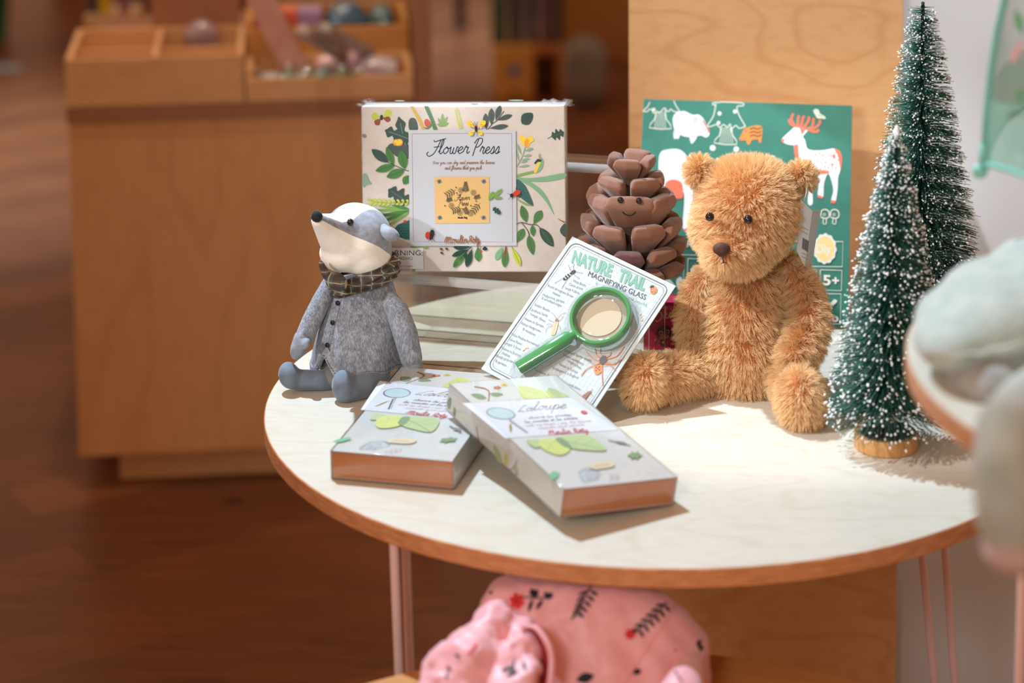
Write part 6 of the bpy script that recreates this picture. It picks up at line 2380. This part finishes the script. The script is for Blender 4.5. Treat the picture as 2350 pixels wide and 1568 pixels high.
# long clear packs sloping over the divider
for i, (a, b, c, d, col, l_) in enumerate(((690, 70, 790, 130, (206, 184, 178), 'clear pencil-shaped pack sloping in the tray, the left one'), (740, 66, 850, 120, (190, 186, 180), 'clear pencil-shaped pack sloping in the tray, the right one'))):
    p, q = kz(a, b, zb + .135), kz(c, d, zb + .055)
    bm = bmesh.new()
    P, Q = KM @ p, KM @ q
    v = Q - P
    x_, y_ = frame_of(v)
    add_tube(bm, [P, P + v * .04, P + v * .96, Q], [.004, .013, .013, .004], 10)
    o = finish('clear_pack', bm, mat('clear_pack_%d' % i, col, .12, (150, 130, 120), 40, coat=1), None, None, smooth=40)
    tag(o, l_, 'packet')
# deep tray: cartons and pouches in a row
yb = dep * .53 + .06
zz = zb + .0075
row = [(.13, .040, .11, (206, 92, 112), 'pink', 'rose pink carton, first in the row in the deep tray'), (.27, .030, .112, (214, 102, 74), 'orange', 'orange carton between the pink and lilac ones'), (.40, .040, .11, (160, 130, 170), 'lilac', 'lilac carton right of the orange one')]
for f, w_, h_, c, n_, l_ in row:
    bm = bmesh.new()
    add_box(bm, (-w_ / 2, -.03, 0), (w_ / 2, .03, h_), bevel=.001)
    o = finish('small_carton', bm, mat('carton_' + n_, c, .4, tuple(min(255, v + 20) for v in c), 60), None, loc(xm + (wR - xm) * f, yb, zz))
    tag(o, l_, 'carton', 'cartons in the deep tray')
packet(loc(xm + (wR - xm) * .625, yb + .01, zz), .072, .06, .12, foil('foil_blue', (40, 92, 120)), 'crinkled deep blue pouch in the deep tray', 'pouch', None, 'crinkled_pouch', 11)
packet(loc(xm + (wR - xm) * .845, yb + .01, zz), .045, .06, .112, mat('teal_pouch', (92, 128, 124), .35, (60, 92, 90), 60, coat=.4), 'grey teal pouch at the right end of the deep tray', 'pouch', None, 'crinkled_pouch', 14)
packet(loc(xm + (wR - xm) * .15, dep * .53 + .125, zz), .04, .03, .09, mat('magenta_pouch', (176, 30, 90), .3, (200, 90, 130), 60, coat=.4), 'magenta pouch at the back left of the deep tray', 'pouch', None, 'crinkled_pouch', 16)
p = kz(465, 52, ztop)
packet(loc(p.x, dep - .04, zb + .0075), .055, .045, ztop - zb + .012, mat('mauve_pouch', (176, 148, 150), .3, (150, 120, 124), 60, coat=.6), 'crumpled mauve bag in the back right compartment of the divided tray', 'bag', None, 'crumpled_bag', 18)
# pale stand and slim boxes beyond the counter's far left corner
YB = 2.75
def fp(x, y, Y=YB):
    return at_y(x, y, Y)
b0, b1 = fp(192, 40), fp(296, 40)
bm = bmesh.new()
add_box(bm, (b0.x, YB, .0005), (b1.x, YB + .14, b0.z), bevel=.002)
o = finish('wooden_stand', bm, pale_wood)
tag(o, 'pale wooden stand rising behind the left end of the counter', 'stand')
for x0_, x1_, c, c2, l_, h_ in ((206, 222, (40, 66, 92), (30, 50, 74), 'dark navy slim box left of the yellow one on the pale stand', .11), (228, 250, (232, 208, 40), (222, 196, 30), 'lemon yellow slim box on the pale stand behind the counter', .12), (272, 292, (92, 112, 160), (176, 90, 110), 'red and blue patterned slim box right of the yellow one', .10)):
    p0, p1 = fp(x0_, 38, YB + .04), fp(x1_, 38, YB + .04)
    bm = bmesh.new()
    add_box(bm, (p0.x, YB + .04, b0.z + .0005), (p1.x, YB + .075, b0.z + h_), bevel=.001)
    o = finish('slim_box', bm, mat('slim_%d' % x0_, c, .4, c2, 40))
    tag(o, l_, 'box')

# ================================================================== far end of the shop
CRP = at_z(1132, 226, -T)
CR = Matrix.Translation(CRP + Vector((0, 0, .0005))) @ Matrix.Rotation(.08, 4, 'Z')
cr = empty('yellow_cube_shelf', CR, 'small honey yellow cube shelf with a blue mark, far back in the aisle', 'shelf')
cw = (at_z(1294, 226, -T) - CRP).length
chh = at_y(1210, 112, CRP.y).z
bm = bmesh.new()
add_box(bm, (0, 0, 0), (cw * .58, .16, chh), bevel=.002)
finish('closed_block', bm, yellow_wood, cr)
bm = bmesh.new()
add_box(bm, (cw * .58, 0, chh - .02), (cw, .16, chh))
add_box(bm, (cw - .02, 0, 0), (cw, .16, chh - .02))
add_box(bm, (cw * .58, .15, 0), (cw - .02, .16, chh - .02))
finish('open_frame', bm, mat('amber_frame', (190, 126, 72), .5), cr)
bm = bmesh.new()
add_lathe(bm, [(.016, 0), (.016, .002)], 24, Matrix.Translation((cw * .30, -.0005, chh * .56)) @ Matrix.Rotation(PI / 2, 4, 'X'))
finish('blue_dot', bm, mat('blue_mark', (50, 130, 200), .5), cr)
bm = bmesh.new()
add_lathe(bm, [(.009, 0), (.009, .002)], 20, Matrix.Translation((cw * .30, -.0005, chh * .12)) @ Matrix.Rotation(PI / 2, 4, 'X'))
finish('grey_dot', bm, mat('grey_mark', (110, 104, 100), .5), cr)
bl_ = [(.06, .05, (74, 110, 78), (170, 200, 60), 'dark green tube with a lime cap on the left of the cube shelf'), (.30, .045, (66, 72, 78), (240, 190, 190), 'slate tube with a pink top on the cube shelf'), (.52, .04, (60, 66, 104), (110, 110, 190), 'navy tube in the middle of the cube shelf'), (.74, .045, (110, 80, 96), (240, 40, 60), 'plum tube with a red cap on the right of the cube shelf'), (.92, .03, (84, 70, 60), (120, 100, 90), 'thin brown tube at the right end of the cube shelf')]
for i, (f, r, c, c2, l_) in enumerate(bl_):
    t = empty('storage_tube', CR @ Matrix.Translation((cw * f + .008, .07, chh + .0005)), l_, 'tube', 'tubes standing on the cube shelf')
    bm = bmesh.new()
    h_ = .22 + .03 * (i % 2)
    add_lathe(bm, [(r * .42, 0), (r * .45, .002), (r * .45, h_), (r * .42, h_ + .002)], 20)
    finish('tube_body', bm, mat('tube_%d' % i, c, .5, tuple(int(v * .75) for v in c), 20), t, smooth=40)
    bm = bmesh.new()
    add_lathe(bm, [(r * .46, h_ + .003), (r * .46, h_ + .05), (r * .3, h_ + .065)], 20)
    finish('tube_cap', bm, mat('tubecap_%d' % i, c2, .5), t, smooth=40)
# clear bag on the floor beside it, brown partition behind
P = at_z(1345, 246, -T)
packet(Matrix.Translation(P + Vector((0, .02, .0006))), .11, .07, .20, mat('grey_bag', (140, 116, 104), .35, (112, 128, 116), 18, coat=.4), 'crinkled greyish bag standing on the floor right of the cube shelf', 'bag', None, 'crinkled_bag', 21)
P = at_y(1296, 200, 4.75)
bm = bmesh.new()
add_box(bm, (P.x, 4.75, 0), (P.x + 1.6, 4.80, 1.7))
o = finish('partition_board', bm, mat('brown_partition', (176, 122, 62), .6, (152, 100, 48), 3))
tag(o, 'ochre brown partition board in the far background behind the bear panel', 'partition')
# far left: green bin and a dark rack
P = at_z(4, 92, -T)
t = empty('green_bin', P + Vector((-.06, 0, .0005)), 'bright green bin on the floor at the far left edge', 'bin')
bm = bmesh.new()
add_lathe(bm, [(.075, 0), (.09, .16), (.095, .165), (.088, .165), (.07, .006), (.001, .006)], 28)
finish('bin_body', bm, mat('green_bin_plastic', (20, 110, 62), .4), t, smooth=40)
P = at_z(100, 60, -T)
t = empty('dark_rack', Vector((-2.15, 5.9, .0005)), 'dark shop rack standing far back in the left aisle', 'rack')
for nm, lo, hi in (('upright', (0, 0, 0), (.04, .3, 1.3)), ('upright', (.66, 0, 0), (.70, .3, 1.3)), ('shelf_board', (.04, 0, .10), (.66, .3, .13)), ('shelf_board', (.04, 0, .5), (.66, .3, .53)), ('back_panel', (.04, .29, .13), (.66, .3, 1.25))):
    bm = bmesh.new()
    add_box(bm, lo, hi)
    finish(nm, bm, mat('rack_paint', (58, 46, 42), .6), t)
P = at_z(10, 158, -T)
bm = bmesh.new()
add_box(bm, (-.09, -.03, 0), (.05, .03, .004), bevel=.001)
o = finish('paper_tag', bm, mat('blue_paper', (150, 176, 190), .6), None, Matrix.Translation(P + Vector((0, 0, .0005))))
tag(o, 'pale blue slip of paper lying on the floor at the left edge', 'paper')
P = at_y(1005, 55, 4.4)
bm = bmesh.new()
add_box(bm, (-.02, 0, 0), (.012, .05, P.z + .25), bevel=.002)
o = finish('slim_post', bm, mat('plum_post', (52, 34, 66), .5), None, Matrix.Translation((P.x, 5.2, .0005)))
tag(o, 'dark plum post in the background right of the counter end panel', 'post')

# ------------------------------------------------------------------ lights
def spot(name, loc, to, power, col, size=140, blend=.3, rad=.03):
    l = bpy.data.lights.new(name, 'SPOT')
    l.energy = power
    l.color = col
    l.spot_size = math.radians(size)
    l.spot_blend = blend
    l.shadow_soft_size = rad
    o = bpy.data.objects.new(name, l)
    COL.objects.link(o)
    o.location = loc
    d = Vector(to) - Vector(loc)
    o.rotation_euler = d.to_track_quat('-Z', 'Y').to_euler()
    return o


COOL, WARM = (.68, .93, 1.16), (1, .72, .46)
spot('ceiling_spot_key', (-.88, .70, T + 2.2), (0.03, -.03, T), 318, COOL, 42, .4, .02)
spot('ceiling_spot_side', (-1.6, -.95, T + 1.85), (0.13, .09, T + .12), 215, (.95, .97, 1), 16, .5, .03)
spot('added_fill_badger', (-2.1, -1.7, T + 1.25), (-.35, .02, T + .12), 120, (.95, .97, 1), 5.6, .6, .03)  # added narrow lamp, only there to brighten the badger
spot('added_fill_front', (-.7, -2.6, T + 1.2), (.05, .3, T + .12), 80, (.88, .95, .98), 34, .6, .25)  # added soft fill, stands in for bounce off the bright tabletop
spot('added_fill_panel', (.50, -.75, T + 2.25), (.27, .42, T + .56), 135, (.9, .97, 1.0), 22, .7, .06)  # added unseen lamp that lifts the plywood panel and grey wall
spot('ceiling_spot_aisle', (-1.75, 3.75, 3.0), (-1.72, 3.55, 0), 560, (.72, .92, 1.1), 42, 1, .2)
spot('ceiling_spot_centre', (-.75, 5.2, 3.0), (-.72, 5.05, 0), 420, (.72, .92, 1.1), 32, 1, .2)
spot('ceiling_spot_counter', (-.75, 1.2, 2.9), (-.72, 1.8, T), 75, (1, .88, .74), 36, .9, .05)

w = bpy.data.worlds.new('shop_ambient')
SC.world = w
w.use_nodes = True
w.node_tree.nodes['Background'].inputs['Color'].default_value = (1, .55, .33, 1)
w.node_tree.nodes['Background'].inputs['Strength'].default_value = .52

# ------------------------------------------------------------------ camera and colour management
cd = bpy.data.cameras.new('camera')
cam = bpy.data.objects.new('camera', cd)
COL.objects.link(cam)
R = Matrix((RT, UP, -FW)).transposed().to_4x4()
cam.matrix_world = Matrix.Translation(CAM) @ R
cd.sensor_fit = 'HORIZONTAL'
cd.sensor_width = 36
cd.lens = FPX / 2350 * 36
cd.shift_y = -1200 / 2350
cd.clip_start = .05
cd.dof.use_dof = True
cd.dof.focus_distance = (Vector((0, .045, T + .1)) - CAM).dot(FW)
cd.dof.aperture_fstop = 3.0
cd.dof.aperture_blades = 9
SC.camera = cam
SC.view_settings.view_transform = 'Standard'
SC.view_settings.look = 'None'
SC.view_settings.gamma = 1
SC.view_settings.use_curve_mapping = False
SC.view_settings.exposure = 0.0
SC.cycles.use_denoising = True
SC.cycles.max_bounces = 10
SC.cycles.transparent_max_bounces = 24
SC.cycles.glossy_bounces = 4
SC.cycles.transmission_bounces = 8
SC.cycles.sample_clamp_indirect = 6
SC.cycles.caustics_reflective = False
SC.cycles.caustics_refractive = False
